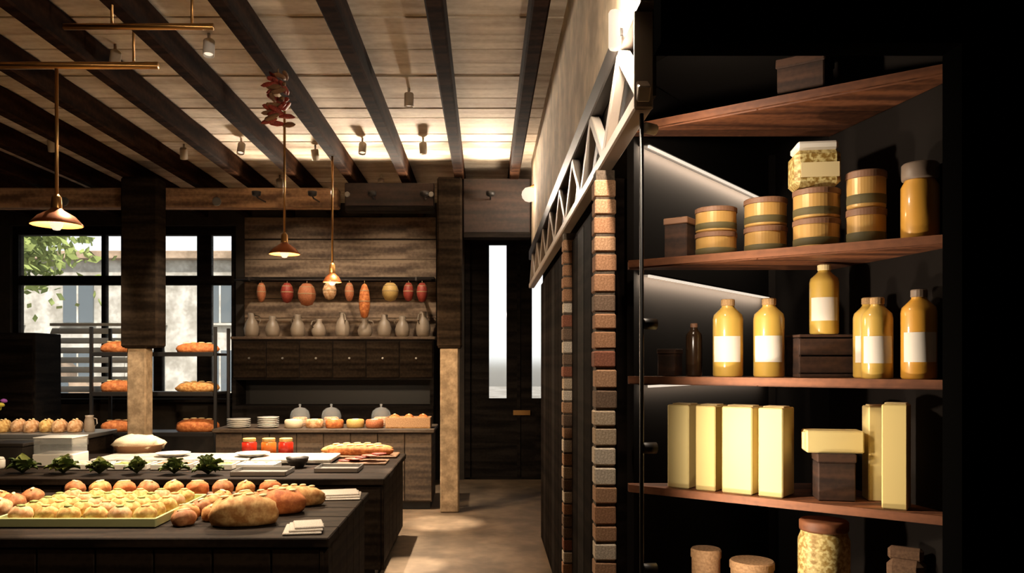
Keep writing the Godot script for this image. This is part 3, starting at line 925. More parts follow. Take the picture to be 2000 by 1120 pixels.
	napkin("small white folded cloth at the near aisle corner of near table", at(-0.97, y, 4.36), 0.15, 0.20, 0.26)

func napkin(label: String, p: Vector3, turn: float, w: float, l: float):
	var o := thing("folded_cloth", label, "cloth", p, turn)
	for k in 3:
		part(o, "fold", box(Vector3(w * (1.0 - 0.12 * k), 0.010, l * (1.0 - 0.12 * k)), 0.004), "linen_white", Vector3(0.012 * k, 0.0055 + 0.0105 * k, -0.01 * k), Vector3(0, 0.06 * k, 0))

func plate(label: String, p: Vector3, r: float, m: String, called := "serving_plate", sx := 1.0):
	var o := thing(called, label, "plate", p)
	var b := part(o, "dish", lathe([Vector2(0, 0), Vector2(r * 0.6, 0), Vector2(r * 0.65, 0.006), Vector2(r * 0.98, 0.026), Vector2(r, 0.030), Vector2(r * 0.97, 0.031), Vector2(r * 0.62, 0.014), Vector2(0, 0.012)], 28), m)
	b.scale = Vector3(sx, 1, 1)
	part(o, "foot_ring", lathe([Vector2(r * 0.5, 0.0), Vector2(r * 0.52, 0.0), Vector2(r * 0.52, 0.004), Vector2(r * 0.5, 0.004)], 20), m)
	return o

func rear_food():
	var y := 0.771
	# pale slab along the back, in three pieces
	var k := 0
	for x in [[-3.05, 0.62], [-2.36, 0.66], [-1.66, 0.68]]:
		var s := thing("marble_slab", "pale marble slab, %s along the back of the platter table" % ["first from the cloth basket", "middle one", "one nearest the golden baguette"][k], "slab", at(x[0], y, 7.20), 0.0, "marble slabs")
		part(s, "stone", box(Vector3(x[1], 0.035, 0.50), 0.006, Vector3(0, 0.027, 0)), "marble")
		for sx in [-0.22, 0.22]:
			part(s, "foot", box(Vector3(0.06, 0.010, 0.26), 0.002, Vector3(sx, 0.005, 0)), "lamp_black")
		k += 1
	# cloth-lined basket
	var b := thing("cloth_basket", "wicker basket heaped with cream linen on the platter table", "basket", at(-3.22, y, 7.60))
	part(b, "basket", lathe([Vector2(0, 0), Vector2(0.17, 0), Vector2(0.18, 0.01), Vector2(0.22, 0.10), Vector2(0.225, 0.11), Vector2(0.215, 0.11), Vector2(0.17, 0.02), Vector2(0, 0.02)], 26), "wicker")
	part(b, "linen", blob(Vector3(0.215, 0.085, 0.20), 88, 0.16, 2.2), "linen", Vector3(0, 0.06, 0))
	# golden baguettes on a board
	var bd := thing("bread_board", "wooden board under the golden baguettes on platter table", "board", at(-1.18, y, 7.56))
	part(bd, "board", box(Vector3(0.74, 0.022, 0.32), 0.006, Vector3(0, 0.011, 0)), "board_wood")
	loaf("golden_baguette", "golden baguette at the back of the wooden board", at(-1.20, y + 0.023, 7.63), 0.06, Vector3(0.33, 0.055, 0.062), "loaf_gold", 5, 90)
	loaf("golden_baguette", "orange crusted baguette at the front of wooden board", at(-1.15, y + 0.023, 7.49), -0.05, Vector3(0.31, 0.052, 0.06), "loaf_orange", 5, 91)
	# cold cuts
	var cb := thing("slate_board", "dark board of pink ham slices at the platter table corner", "board", at(-1.06, y, 7.08))
	part(cb, "board", box(Vector3(0.42, 0.016, 0.30), 0.004, Vector3(0, 0.008, 0)), "board_wood")
	for i in 7:
		var s := solo("ham_slice", "pink ham slice fanned on the corner board, %s from the aisle" % ORD[6 - i], "ham", lathe([Vector2(0, 0), Vector2(0.062, 0), Vector2(0.066, 0.004), Vector2(0.062, 0.008), Vector2(0, 0.009)], 18), "ham" if i % 3 else "salami", at(-1.21 + i * 0.048, y + 0.018 + i * 0.0095, 7.08 + 0.05 * sin(i * 2.1)), i * 0.7, "ham slices on the corner board")
		s.rotation.z = 0.0
	# grey metal trays and a dark bowl in front
	for a in [[-1.74, 6.40, 0.42, 0.30, "brushed metal tray between the salad leaves and aisle"], [-1.18, 6.60, 0.34, 0.30, "brushed metal tray near the aisle on platter table"]]:
		var t := thing("metal_tray", a[4], "tray", at(a[0], y, a[1]))
		part(t, "base", box(Vector3(a[2], 0.008, a[3]), 0.002, Vector3(0, 0.006, 0)), "metal_grey")
		for s in [-1, 1]:
			part(t, "rim", box(Vector3(a[2], 0.035, 0.008), 0.003, Vector3(0, 0.019, s * a[3] * 0.5)), "metal_grey")
			part(t, "rim", box(Vector3(0.008, 0.035, a[3]), 0.003, Vector3(s * a[2] * 0.5, 0.019, 0)), "metal_grey")
	# white antipasti dishes in a row
	var fill := ["linen", "leaf_pale", "salami_tan", "bun_cream", "ceramic", "cheese"]
	for i in 5:
		var o := thing("antipasti_dish", "white rectangular antipasti dish, %s from the aisle on platter table" % ORD[4 - i], "dish", at(-3.24 + i * 0.345, y, 6.72), 0.0, "white antipasti dishes")
		part(o, "base", box(Vector3(0.31, 0.010, 0.24), 0.003, Vector3(0, 0.006, 0)), "ceramic")
		for sg in [-1, 1]:
			part(o, "rim", box(Vector3(0.31, 0.045, 0.012), 0.004, Vector3(0, 0.024, sg * 0.116)), "ceramic")
			part(o, "rim", box(Vector3(0.012, 0.045, 0.22), 0.004, Vector3(sg * 0.150, 0.024, 0)), "ceramic")
		for q in 6:
			part(o, "morsel", blob(Vector3(0.045, 0.022, 0.042), 160 + q % 3, 0.12, 2.1, 0.0, 4.0, 12, 8), fill[i], Vector3(-0.095 + 0.095 * (q % 3), 0.012, -0.05 + 0.10 * (q / 3)))
	for q in [[-2.75, "first"], [-2.05, "second"]]:
		plate("white round plate on the marble, %s from the cloth basket" % q[1], at(q[0], y + 0.0455, 7.20), 0.15, "ceramic")
	var bw := thing("dark_bowl", "small dark bowl behind the metal tray", "bowl", at(-1.56, y, 6.78))
	part(bw, "bowl", lathe([Vector2(0, 0), Vector2(0.05, 0), Vector2(0.052, 0.006), Vector2(0.085, 0.05), Vector2(0.095, 0.085), Vector2(0.09, 0.085), Vector2(0.078, 0.05), Vector2(0.04, 0.015), Vector2(0, 0.012)]), "bowl_dark")
	part(bw, "dip", lathe([Vector2(0, 0.04), Vector2(0.070, 0.04), Vector2(0.070, 0.046), Vector2(0, 0.052)]), "leaf_pale")
	# greens along the near edge
	k = 0
	for q in [[-2.15, 6.34, 0.15], [-2.42, 6.36, 0.13], [-2.72, 6.38, 0.13], [-3.0, 6.36, 0.13], [-3.30, 6.40, 0.15], [-3.62, 6.40, 0.14]]:
		leaf_cluster("clump of green salad leaves, %s from the metal tray" % ["first", "second", "third", "fourth", "fifth", "sixth"][k], at(q[0], y, q[1]), q[2], "leaf", 100 + k, "salad clumps along the platter table")
		k += 1
	# glass box and dark box towards the edge of the picture
	var gb := thing("glass_case", "small pale glass case with white base on platter table", "case", at(-3.62, y, 6.98))
	part(gb, "base", box(Vector3(0.34, 0.10, 0.28), 0.006, Vector3(0, 0.05, 0)), "ceramic")
	for s in [-1, 1]:
		part(gb, "pane", box(Vector3(0.32, 0.13, 0.005), 0.0, Vector3(0, 0.166, s * 0.13)), "pane")
		part(gb, "pane", box(Vector3(0.005, 0.13, 0.25), 0.0, Vector3(s * 0.158, 0.166, 0)), "pane")
	part(gb, "top", box(Vector3(0.33, 0.008, 0.28), 0.002, Vector3(0, 0.236, 0)), "ceramic")
	var db := thing("storage_box", "dark box beside the glass case on platter table", "box", at(-4.02, y, 6.98))
	part(db, "carton", box(Vector3(0.30, 0.16, 0.26), 0.006, Vector3(0, 0.08, 0)), "bowl_dark")
	part(db, "lid", box(Vector3(0.31, 0.03, 0.27), 0.005, Vector3(0, 0.175, 0)), "bowl_dark")
	var wb := thing("white_pot", "small white lidded pot at the edge of platter table", "pot", at(-3.98, y, 6.68))
	part(wb, "pot", lathe([Vector2(0, 0), Vector2(0.045, 0), Vector2(0.055, 0.02), Vector2(0.055, 0.07), Vector2(0.048, 0.08), Vector2(0, 0.08)]), "ceramic")
	part(wb, "lid", lathe([Vector2(0, 0.08), Vector2(0.052, 0.08), Vector2(0.04, 0.097), Vector2(0.012, 0.102), Vector2(0.014, 0.115), Vector2(0, 0.12)]), "ceramic")
	# preserve jars
	for a in [[-2.20, "tomato", "preserve jar of red fruit at the back of platter table"], [-2.02, "preserve", "preserve jar of orange fruit between two jars"], [-1.86, "tomato", "preserve jar of red fruit beside the orange jar"]]:
		var j := thing("preserve_jar", a[2], "jar", at(a[0], y, 7.62), 0.0, "preserve jars")
		part(j, "body", lathe([Vector2(0, 0), Vector2(0.062, 0), Vector2(0.068, 0.008), Vector2(0.068, 0.12), Vector2(0.055, 0.135), Vector2(0, 0.135)]), a[1])
		part(j, "lid", drum(0.06, 0.03, 0.004), "cheese", Vector3(0, 0.133, 0))

# ------------------------------------------------------------------ back counter
func back_counter():
	var c := thing("back_counter", "brown boarded counter in front of the back bar", "counter", at(-1.80, 0, 9.42))
	part(c, "worktop", box(Vector3(2.46, 0.045, 0.74), 0.008), "counter_front", Vector3(0, 0.878, 0))
	part(c, "carcass", box(Vector3(2.40, 0.77, 0.64)), "counter_front", Vector3(0, 0.47, 0))
	part(c, "plinth", box(Vector3(2.36, 0.085, 0.58)), "lamp_black", Vector3(0, 0.0425, 0))
	for k in 8:
		part(c, "front_board", box(Vector3(0.293, 0.75, 0.02), 0.004), "counter_front", Vector3(-1.05 + k * 0.3, 0.475, 0.33))
	var y := 0.901
	var f := thing("fruit_crate", "pale wooden box of orange loaves at the counter end", "crate", at(-0.87, y, 9.26))
	part(f, "base", box(Vector3(0.50, 0.012, 0.24), 0.002, Vector3(0, 0.006, 0)), "loaf_gold")
	for s in [-1, 1]:
		part(f, "slat", box(Vector3(0.50, 0.11, 0.012), 0.003, Vector3(0, 0.065, s * 0.12)), "board_tan" if mats.has("board_tan") else "carton_tan")
		part(f, "end_board", box(Vector3(0.012, 0.11, 0.23), 0.003, Vector3(s * 0.245, 0.065, 0)), "carton_tan")
	for k in 3:
		var o := thing("orange_loaf", "orange crusted loaf in the pale box, %s from the post" % ["third", "second", "first"][k], "bread", at(-1.03 + k * 0.16, y + 0.014, 9.26), PI / 2 + 0.1 * k, "loaves in the pale box")
		part(o, "crust", blob(Vector3(0.10, 0.085, 0.068), 110 + k, 0.05, 2.3), "loaf_orange")
		part(o, "score", blob(Vector3(0.06, 0.007, 0.012), 3, 0.0, 2.0, 0.0, 4.0, 10, 6), "score", Vector3(0, 0.130, 0))
	# white stacks of plates, cream cheeses, orange cheeses
	for a in [[-2.78, 9.22, 0.13, 5, "stack of white plates at the window end of the counter"], [-2.45, 9.22, 0.12, 6, "taller stack of white plates next to cream cheeses"]]:
		var s := thing("plate_stack", a[4], "plates", at(a[0], y, a[1]))
		for k in a[3]:
			part(s, "plate", lathe([Vector2(0, 0), Vector2(a[2] * 0.6, 0), Vector2(a[2], 0.018), Vector2(a[2], 0.022), Vector2(a[2] * 0.6, 0.006), Vector2(0, 0.006)], 24), "ceramic", Vector3(0, k * 0.02, 0))
	var ch := ["cheese wheel by the plate stacks", "second pale cheese wheel from the plate stacks", "third cheese wheel, orange rind, mid counter", "fourth cheese wheel from the plate stacks", "fifth cheese wheel beside the pale box"]
	var cm := ["linen", "bun_pale", "loaf_orange", "cheese", "salami_tan"]
	var cx := [-2.16, -1.93, -1.70, -1.47, -1.25]
	for k in 5:
		var o := thing("cheese_wheel", ch[k], "cheese", at(cx[k], y, 9.20 + 0.03 * (k % 2)), k * 0.8, "cheese wheels on the back counter")
		part(o, "rind", lathe([Vector2(0, 0), Vector2(0.088, 0), Vector2(0.10, 0.015), Vector2(0.10, 0.08), Vector2(0.088, 0.095), Vector2(0, 0.097)], 22), cm[k])
		part(o, "paper_label", drum(0.04, 0.003, 0.0005, 16), "label_white", Vector3(0, 0.096, 0))
	for a in [[-2.16, 9.52, "glass dome at the window end of the back counter"], [-1.80, 9.54, "middle glass dome at the back of counter"], [-1.22, 9.54, "glass dome at the back of counter beside the pale box"]]:
		var g := thing("glass_dome", a[2], "dome", at(a[0], y, a[1]), 0.0, "glass domes on the back counter")
		part(g, "board", drum(0.13, 0.018, 0.004), "board_wood")
		part(g, "cake", drum(0.085, 0.08, 0.012), "bun_pale", Vector3(0, 0.019, 0))
		part(g, "dome", lathe([Vector2(0.115, 0.0), Vector2(0.115, 0.10), Vector2(0.10, 0.15), Vector2(0.06, 0.185), Vector2(0.012, 0.195), Vector2(0.012, 0.21), Vector2(0.018, 0.225), Vector2(0.0, 0.235)], 22), "pane", Vector3(0, 0.019, 0))
	# counter by the window with pale loaves
	var w := thing("window_counter", "grey counter of pale loaves beside the bread rack", "counter", at(-5.0, 0, 9.1))
	part(w, "worktop", box(Vector3(1.5, 0.05, 0.70), 0.008), "metal_grey", Vector3(0, 0.845, 0))
	part(w, "carcass", box(Vector3(1.44, 0.74, 0.62)), "table_wood", Vector3(0, 0.45, 0))
	part(w, "plinth", box(Vector3(1.4, 0.08, 0.56)), "lamp_black", Vector3(0, 0.04, 0))
	part(w, "front_rail", box(Vector3(1.5, 0.06, 0.02), 0.004), "metal_grey", Vector3(0, 0.79, 0.34))
	for k in 6:
		loaf("pale_loaf", "pale floury loaf, %s in the row on the grey counter" % ["first", "second", "third", "fourth", "fifth", "sixth"][k], at(-5.30 + k * 0.155, 0.871, 9.0 + 0.03 * (k % 2)), PI / 2 + 0.12, Vector3(0.13, 0.085, 0.070), "bun_pale" if k % 3 else "bun_cream", 2, 120 + k % 3, "pale loaves on the grey counter")
	var jg := thing("steel_jug", "pale grey jug beside the pale loaves", "jug", at(-4.38, 0.871, 9.05))
	part(jg, "body", lathe([Vector2(0, 0), Vector2(0.05, 0), Vector2(0.058, 0.02), Vector2(0.05, 0.12), Vector2(0.04, 0.16), Vector2(0.045, 0.18), Vector2(0.04, 0.18), Vector2(0.035, 0.15), Vector2(0, 0.15)]), "stoneware")
	part(jg, "handle", tube([Vector3(0.045, 0.15, 0), Vector3(0.08, 0.14, 0), Vector3(0.085, 0.09, 0), Vector3(0.052, 0.05, 0)], 0.007, 6), "stoneware")
	# vase of flowers at the picture's edge
	var v := thing("flower_vase", "small dark vase with purple and yellow flowers on grey counter", "vase", at(-5.52, 0.871, 9.2))
	part(v, "vase", lathe([Vector2(0, 0), Vector2(0.05, 0), Vector2(0.06, 0.05), Vector2(0.035, 0.12), Vector2(0.04, 0.14), Vector2(0, 0.14)]), "bowl_dark")
	for k in 12:
		var a := k * 2.4
		var r := 0.04 + 0.10 * ((k * 7) % 10) / 10.0
		var top := Vector3(cos(a) * r, (0.34 if k % 2 else 0.24) + 0.03 * sin(k), sin(a) * r)
		var sm := part(v, "stem", tube([Vector3(0, 0.12, 0), top * 0.6 + Vector3(0, 0.06, 0), top], 0.003, 5), "leaf")
		part(sm, "flower", blob(Vector3(0.035, 0.025, 0.035), 130 + k % 3, 0.2, 2.0, 0.0, 4.0, 10, 8), "violet" if k % 2 else "yellow_petal", top)
	# dark oven cabinet by the window
	var ov := thing("dark_cabinet", "tall dark cabinet with two doors at the window end", "cabinet", at(-6.05, 0, 10.35))
	part(ov, "body", box(Vector3(1.05, 2.0, 0.62), 0.01, Vector3(0, 1.0, 0)), "frame_dark")
	for s in [-1, 1]:
		var dr := part(ov, "door", box(Vector3(0.50, 1.80, 0.02), 0.005), "panel_black", Vector3(s * 0.255, 1.02, 0.32))
		part(dr, "handle", box(Vector3(0.015, 0.22, 0.02), 0.004), "metal_grey", Vector3(-s * 0.20, 0.1, 0.02))

func bread_rack():
	var r := thing("bread_rack", "black steel bread rack behind the dark post", "rack", at(-3.86, 0, 9.75))
	for x in [-0.72, 0.72]:
		for z in [-0.24, 0.24]:
			part(r, "upright", box(Vector3(0.035, 2.05, 0.035), 0.004), "lamp_black", Vector3(x, 1.025, z))
	var ys := [0.40, 0.80, 1.27, 1.73]
	for y in ys:
		part(r, "shelf", box(Vector3(1.40, 0.03, 0.50), 0.005), "lamp_black", Vector3(0, y, 0))
		part(r, "front_rail", box(Vector3(1.40, 0.05, 0.015), 0.003), "lamp_black", Vector3(0, y + 0.0, 0.26))
	var words := ["lowest", "middle", "top"]
	for k in 3:
		var y: float = ys[k + 1] + 0.016
		loaf("rack_loaf", "round orange loaf on the %s rack shelf, window side of the post" % words[k], at(-4.36, y, 9.70), 0.2, Vector3(0.18, 0.085, 0.13), "loaf_orange", 3, 140 + k, "loaves on the bread rack")
		loaf("rack_loaf", "long brown loaf on the %s rack shelf, counter side of the post" % words[k], at(-3.42, y, 9.72), 0.05, Vector3(0.25, 0.075 + 0.02 * float(k == 0), 0.12), "roll_gold" if k == 1 else "loaf_orange", 4, 143 + k, "loaves on the bread rack")

# ------------------------------------------------------------------ back bar with cured meats
func back_bar():
	var b := thing("back_bar", "brown back bar with drawers and a shelf of jugs", "bar", at(-2.02, 0, 11.05))
	part(b, "base", box(Vector3(2.66, 1.06, 0.50), 0.006, Vector3(0, 0.53, 0.0)), "frame_dark")
	part(b, "niche_back", box(Vector3(2.66, 0.34, 0.04), 0.0, Vector3(0, 1.23, -0.24)), "lamp_black")
	for s in [-1, 1]:
		part(b, "niche_side", box(Vector3(0.05, 0.34, 0.46), 0.0, Vector3(s * 1.305, 1.23, 0.0)), "frame_dark")
	part(b, "drawer_case", box(Vector3(2.66, 0.54, 0.46), 0.004, Vector3(0, 1.67, 0.0)), "frame_dark")
	for k in 6:
		var d := part(b, "drawer", box(Vector3(0.43, 0.48, 0.02), 0.006), "carton_dark" if false else "post_dark", Vector3(-1.10 + k * 0.44, 1.67, 0.24))
		part(d, "knob", drum(0.014, 0.02, 0.003, 12), "metal_grey", Vector3(0, 0.02, 0.01), Vector3(PI / 2, 0, 0))
	part(b, "lower_shelf", box(Vector3(2.70, 0.035, 0.50), 0.006, Vector3(0, 1.958, 0.0)), "brown_wall")
	var wb := get_node("wall_back")
	for k in 5:
		part(wb, "wall_board", box(Vector3(2.66, 0.268, 0.03), 0.006), "brown_wall", Vector3(-2.02, 2.11 + k * 0.272, -11.38))
	part(wb, "wall_board", box(Vector3(2.66, 0.30, 0.03), 0.006), "brown_wall", Vector3(-2.02, 3.50, -11.38))
	b = thing("wall_shelf", "dark wall shelf with an iron rail for hanging meats", "shelf", at(-2.02, 0, 11.05))
	part(b, "upper_shelf", box(Vector3(2.66, 0.035, 0.34), 0.006, Vector3(0, 2.765, -0.11)), "frame_dark")
	for s in [-1.1, 0.0, 1.1]:
		part(b, "bracket", box(Vector3(0.03, 0.05, 0.54), 0.004, Vector3(s, 2.735, 0.0)), "iron_dark")
	part(b, "hanging_rail", tube([Vector3(-1.3, 2.72, 0.25), Vector3(1.3, 2.72, 0.25)], 0.011, 8), "iron_dark")
	# hanging hams and sausages: x, length, radius, material, label
	var list := [[-2.96, 0.25, 0.06, "salami_tan", "tan cured sausage hanging nearest the window"],
		[-2.62, 0.26, 0.085, "salami", "plump red salami hanging second from the window"],
		[-2.36, 0.30, 0.12, "salami_tan", "large tan ham hanging third from the window"],
		[-2.06, 0.22, 0.09, "bun_pale", "pale cured ham beside the large tan one"],
		[-1.80, 0.24, 0.06, "salami_tan", "thin tan sausage in the middle of the rail"],
		[-1.60, 0.46, 0.075, "loaf_orange", "long orange red sausage hanging lowest of all"],
		[-1.26, 0.24, 0.11, "cheese", "yellow cheese ball hanging beside long sausage"],
		[-1.02, 0.24, 0.07, "salami", "red salami hanging next to the yellow cheese"],
		[-0.84, 0.25, 0.075, "salami", "red salami hanging nearest the timber post"]]
	for a in list:
		var o := thing("cured_meat", a[4], "cured meat", at(a[0], 2.715, 10.80), a[0] * 3.0, "cured meats on the rail")
		part(o, "cord", tube([Vector3(0, 0.012, 0), Vector3(0, -0.05, 0)], 0.004, 5), "rope")
		var h: float = a[1]
		var r: float = a[2]
		part(o, "meat", lathe([Vector2(0, -h - 0.04), Vector2(r * 0.6, -h - 0.02), Vector2(r * 0.95, -h * 0.80), Vector2(r, -h * 0.55), Vector2(r * 0.8, -h * 0.30), Vector2(r * 0.45, -h * 0.14), Vector2(r * 0.2, -0.045), Vector2(0, -0.04)], 16), a[3])
		for q in [0.3, 0.6]:
			part(o, "binding", lathe([Vector2(r * (0.80 if q == 0.3 else 1.0), -h * q - 0.006), Vector2(r * (0.83 if q == 0.3 else 1.02), -h * q), Vector2(r * (0.80 if q == 0.3 else 1.0), -h * q + 0.006)], 16), "rope")
	# jugs and jars below
	var jugs := [[-3.14, 0.32], [-2.86, 0.28], [-2.52, 0.30], [-2.24, 0.24], [-1.92, 0.33], [-1.62, 0.24], [-1.36, 0.30], [-1.12, 0.28], [-0.84, 0.34]]
	var ord := ["first", "second", "third", "fourth", "fifth", "sixth", "seventh", "eighth", "ninth"]
	for k in jugs.size():
		var h: float = jugs[k][1]
		var o := thing("stoneware_jug", "greyish stoneware jug, %s from the window on back bar shelf" % ord[k], "jug", at(jugs[k][0], 1.977, 10.98), k * 1.3, "jugs on the back bar shelf")
		part(o, "body", lathe([Vector2(0, 0), Vector2(0.07, 0), Vector2(0.09, 0.03), Vector2(0.10, h * 0.35), Vector2(0.075, h * 0.62), Vector2(0.042, h * 0.80), Vector2(0.048, h * 0.97), Vector2(0.042, h), Vector2(0.034, h * 0.8), Vector2(0, h * 0.78)], 20), "stoneware")
		part(o, "handle", tube([Vector3(0.045, h * 0.9, 0), Vector3(0.10, h * 0.86, 0), Vector3(0.115, h * 0.66, 0), Vector3(0.085, h * 0.5, 0)], 0.009, 6), "stoneware")

# ------------------------------------------------------------------ lamps
const WARM := Color(1.0, 0.87, 0.71)
const SOFT := Color(1.0, 0.92, 0.82)

func pendant(label: String, x: float, d: float, y: float, top: float, r: float, e: float):
	var o := thing("pendant_lamp", label, "lamp", at(x, y, d))
	part(o, "rod", tube([Vector3(0, 0.16, 0), Vector3(0, top - y, 0)], 0.011, 8), "brass")
	part(o, "socket", lathe([Vector2(0, 0.10), Vector2(0.028, 0.10), Vector2(0.032, 0.12), Vector2(0.028, 0.19), Vector2(0.012, 0.21), Vector2(0, 0.21)], 16), "brass")
	part(o, "lamp_shade", lathe([Vector2(r, 0.02), Vector2(r * 0.99, 0.028), Vector2(r * 0.7, 0.075), Vector2(r * 0.3, 0.11), Vector2(0.03, 0.125), Vector2(0.03, 0.121), Vector2(r * 0.3, 0.104), Vector2(r * 0.69, 0.069), Vector2(r * 0.97, 0.02), Vector2(r, 0.02)], 28), "copper")
	part(o, "bulb", lathe([Vector2(0, -0.012), Vector2(0.02, -0.008), Vector2(0.034, 0.012), Vector2(0.038, 0.035), Vector2(0.03, 0.06), Vector2(0.016, 0.085), Vector2(0.016, 0.10), Vector2(0, 0.10)], 16), "glow_soft")
	omni(o, Vector3(0, 0.03, 0), WARM, e, 0.03)

func lamps():
	pendant("brass pendant lamp with wide copper shade hanging from the brass bar", -2.62, 5.0, 2.46, 3.434, 0.15, 4.0)
	pendant("brass pendant lamp with copper shade over the platter table", -1.77, 7.2, 2.57, 3.85, 0.135, 4.0)
	pendant("small brass pendant lamp hanging lowest over the counter side", -1.50, 8.0, 2.40, 3.85, 0.09, 2.5)
	# brass bar that the first pendant hangs from
	var b := thing("brass_bar", "horizontal brass bar slung under the joists", "rail", at(-2.75, 3.456, 5.0))
	part(b, "bar", tube([Vector3(-0.9, 0, 0), Vector3(0.75, 0, 0)], 0.022, 10), "brass")
	for x in [-0.6, 0.6]:
		part(b, "hanger", tube([Vector3(x, 0.0, 0), Vector3(x, 0.395, 0)], 0.008, 6), "brass")
	var b2 := thing("brass_bar", "shorter brass bar under the joists nearer the camera", "rail", at(-1.95, 3.53, 4.6))
	part(b2, "bar", tube([Vector3(-0.42, 0, 0), Vector3(0.42, 0, 0)], 0.018, 10), "brass")
	for x in [-0.15, 0.30]:
		part(b2, "hanger", tube([Vector3(x, 0.0, 0), Vector3(x, 0.32, 0)], 0.008, 6), "brass")
	# dried bunch hanging along a joist
	var db := thing("dried_bunch", "reddish dried bunch hung along a dark joist", "dried plants", at(-1.42, 3.66, 5.6))
	part(db, "cord", tube([Vector3(0, -0.01, 0), Vector3(0, -0.06, 0)], 0.005, 5), "rope")
	var q := RandomNumberGenerator.new()
	q.seed = 12
	for k in 34:
		part(db, "pod", blob(Vector3(0.060, 0.019, 0.019), 150 + k % 2, 0.1, 2.0, 0.0, 4.0, 8, 6), "salami" if k % 3 else "wicker", Vector3(q.randf_range(-0.06, 0.06), -0.06 - 0.010 * k, q.randf_range(-0.06, 0.06)), Vector3(q.randf() * 2.0, q.randf() * 6.0, q.randf_range(-1.2, 0.2)))
	# ceiling spotlights, cream ones unseen, to light food and floor: position, aim, energy, angle
	var spots := [[-1.86, 5.5, Vector3(-1.75, 0.8, -4.8), 15.0, 28.0, "white ceiling spotlight over the roll table", "lamp_white"],
		[-2.58, 5.7, Vector3(-2.5, 0.8, -4.9), 13.0, 28.0, "unseen cream ceiling spotlight behind the brass bar, placed to light the roll table", "lamp_cream"],
		[-1.22, 8.1, Vector3(-1.25, 0.8, -7.2), 34.0, 24.0, "unseen cream ceiling spotlight placed to light the baguettes", "lamp_cream"],
		[-2.42, 8.1, Vector3(-2.5, 0.8, -7.1), 34.0, 28.0, "unseen cream ceiling spotlight placed to light the marble slabs", "lamp_cream"],
		[-0.62, 8.1, Vector3(-0.46, 0.0, -8.35), 55.0, 7.5, "unseen cream ceiling spotlight lighting the floor by counter end", "lamp_cream"],
		[-0.62, 6.6, Vector3(-0.62, 0.0, -6.6), 60.0, 5.5, "unseen cream ceiling spotlight lighting the floor at the aisle edge", "lamp_cream"],
		[-1.74, 8.35, Vector3(-1.6, 0.9, -9.25), 24.0, 26.0, "unseen cream ceiling spotlight placed to light the cheese wheels", "lamp_cream"],
		[-3.06, 8.3, Vector3(-3.45, 1.2, -9.7), 11.0, 20.0, "unseen cream ceiling spotlight placed to light the rack past the dark post", "lamp_cream"],
		[-4.24, 8.0, Vector3(-4.6, 1.0, -9.4), 13.0, 24.0, "unseen cream ceiling spotlight placed to light the pale loaves", "lamp_cream"],
		[-1.24, 9.7, Vector3(-1.3, 2.3, -11.2), 3.5, 40.0, "unseen cream spotlight behind the header panel, placed to light the sausages", "lamp_cream"],
		[-2.44, 9.7, Vector3(-2.5, 2.3, -11.2), 3.5, 40.0, "unseen cream spotlight behind the header beam, placed to light the hams", "lamp_cream"]]
	for s in spots:
		var o := thing("ceiling_spotlight", s[5], "spotlight", at(s[0], 3.75, s[1]), 0.0, "ceiling spotlights")
		part(o, "stem", tube([Vector3(0, 0.05, 0), Vector3(0, 0.107, 0)], 0.010, 8), s[6])
		var dir: Vector3 = (s[2] - o.position).normalized()
		var hd := part(o, "housing", lathe([Vector2(0, 0.06), Vector2(0.034, 0.06), Vector2(0.038, 0.054), Vector2(0.038, -0.05), Vector2(0.034, -0.05), Vector2(0.034, -0.03), Vector2(0, -0.03)], 18), s[6])
		hd.quaternion = Quaternion(Vector3.DOWN, dir)
		var ln := part(hd, "lens", drum(0.030, 0.004, 0.001, 16), "glow_soft", Vector3(0, -0.036, 0))
		ln.name = "lamp_lens"
		spot(o, dir * 0.06, dir * 3.0, SOFT, s[3], s[4], 0.03, 0.9)
	# uplights on the header, one to a bay
	var bays := [[-2.46, 2.0, 9.14], [-1.86, 3.0, 9.14], [-1.22, 5.0, 8.984], [-0.66, 6.0, 8.984], [0.05, 6.0, 9.0]]
	var names := ["first", "second", "third", "fourth", "fifth"]
	for k in bays.size():
		var o := thing("uplight", "small bright uplight under the joists, %s from the window side" % names[k], "uplight", at(bays[k][0], 3.42, 8.78), 0.0, "uplights along the header")
		part(o, "arm", tube([Vector3(0, 0.01, 8.78 - bays[k][2]), Vector3(0, -0.01, -0.06), Vector3(0, 0.005, 0)], 0.009, 6), "lamp_black")
		part(o, "housing", lathe([Vector2(0, 0), Vector2(0.03, 0), Vector2(0.045, 0.01), Vector2(0.05, 0.05), Vector2(0.046, 0.05), Vector2(0.04, 0.03), Vector2(0, 0.03)], 18), "lamp_black")
		part(o, "lamp_lens", drum(0.040, 0.008, 0.002, 16), "glow_warm", Vector3(0, 0.032, 0))
		spot(o, Vector3(0, 0.06, 0.0), Vector3(0, 0.66, 0.5), SOFT, bays[k][1] * 0.20, 75.0, 0.04, 0.6)
		spot(o, Vector3(0, 0.06, 0.02), Vector3(0, 0.30, 1.7), SOFT, bays[k][1] * 1.25, 38.0, 0.04, 1.4)
	# globe at the far end of the upper wall
	var g := thing("globe_lamp", "white globe lamp at the far end of the tan upper wall", "lamp", at(0.45, 3.38, 8.5))
	part(g, "globe", lathe([Vector2(0, -0.08), Vector2(0.045, -0.066), Vector2(0.072, -0.035), Vector2(0.08, 0.0), Vector2(0.072, 0.035), Vector2(0.045, 0.066), Vector2(0, 0.08)], 22), "glow_soft")
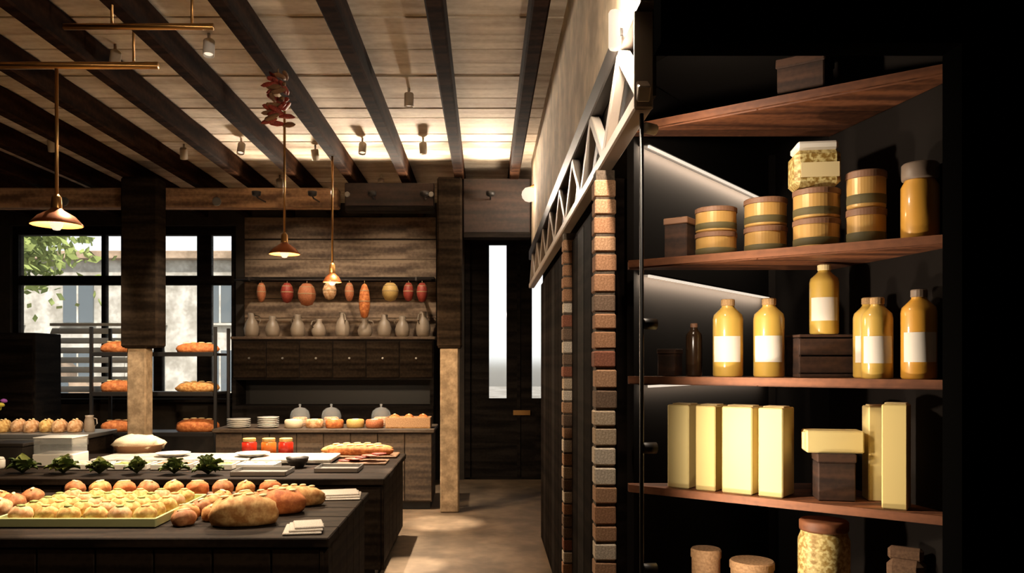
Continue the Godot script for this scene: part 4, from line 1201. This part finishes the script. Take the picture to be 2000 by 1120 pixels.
	part(g, "bracket", tube([Vector3(0.0, 0.07, 0), Vector3(0.05, 0.10, 0)], 0.010, 6), "brass")
	omni(g, Vector3.ZERO, SOFT, 1.0, 0.07)
	# tubular white lamp at the near end of the girder
	var w := thing("tube_lamp", "white tubular lamp at the near end of lattice girder", "lamp", at(0.444, 2.72, 2.82))
	part(w, "tube", lathe([Vector2(0, 0), Vector2(0.018, 0.004), Vector2(0.022, 0.012), Vector2(0.022, 0.128), Vector2(0.018, 0.136), Vector2(0, 0.14)], 16), "glow_soft")
	part(w, "bracket", box(Vector3(0.02, 0.03, 0.03), 0.003), "lamp_black", Vector3(0.018, 0.06, 0))
	omni(w, Vector3(0, 0.07, 0), SOFT, 3.2, 0.03)
	# unseen pole under the girder, its lamps placed to light each shelf bay
	var po := thing("unseen_lamp_pole", "unseen slim black pole with four small lamps placed to light the larder shelves", "lamp", at(0.50, 0.0, 2.63))
	part(po, "pole", tube([Vector3(0, 0.012, 0), Vector3(0, 2.445, 0)], 0.007, 8), "lamp_black")
	part(po, "foot", drum(0.05, 0.012, 0.003), "lamp_black")
	var heights := [[2.40, 0.62, 75.0], [1.77, 0.52, 69.0], [1.37, 0.50, 71.0], [0.98, 0.45, 72.0]]
	for k in heights.size():
		var h: float = heights[k][0]
		var hd := part(po, "lamp_head", lathe([Vector2(0, 0.028), Vector2(0.015, 0.028), Vector2(0.018, 0.024), Vector2(0.018, -0.02), Vector2(0.015, -0.02), Vector2(0.015, -0.01), Vector2(0, -0.01)], 16), "lamp_white" if k == 0 else "lamp_black", Vector3(0.030, h, -0.012))
		var dir := (Vector3(0.80, 0.0, -0.55) if k < 1 else Vector3(0.95, 0.0, -0.15)).normalized()
		hd.quaternion = Quaternion(Vector3.DOWN, dir)
		part(hd, "lamp_lens", drum(0.014, 0.003, 0.0008, 14), "glow_soft", Vector3(0, -0.014, 0))
		spot(po, Vector3(0.030, h, -0.012) + dir * 0.03, Vector3(0.030, h, -0.012) + dir, SOFT, heights[k][1], heights[k][2], 0.02, 1.2)
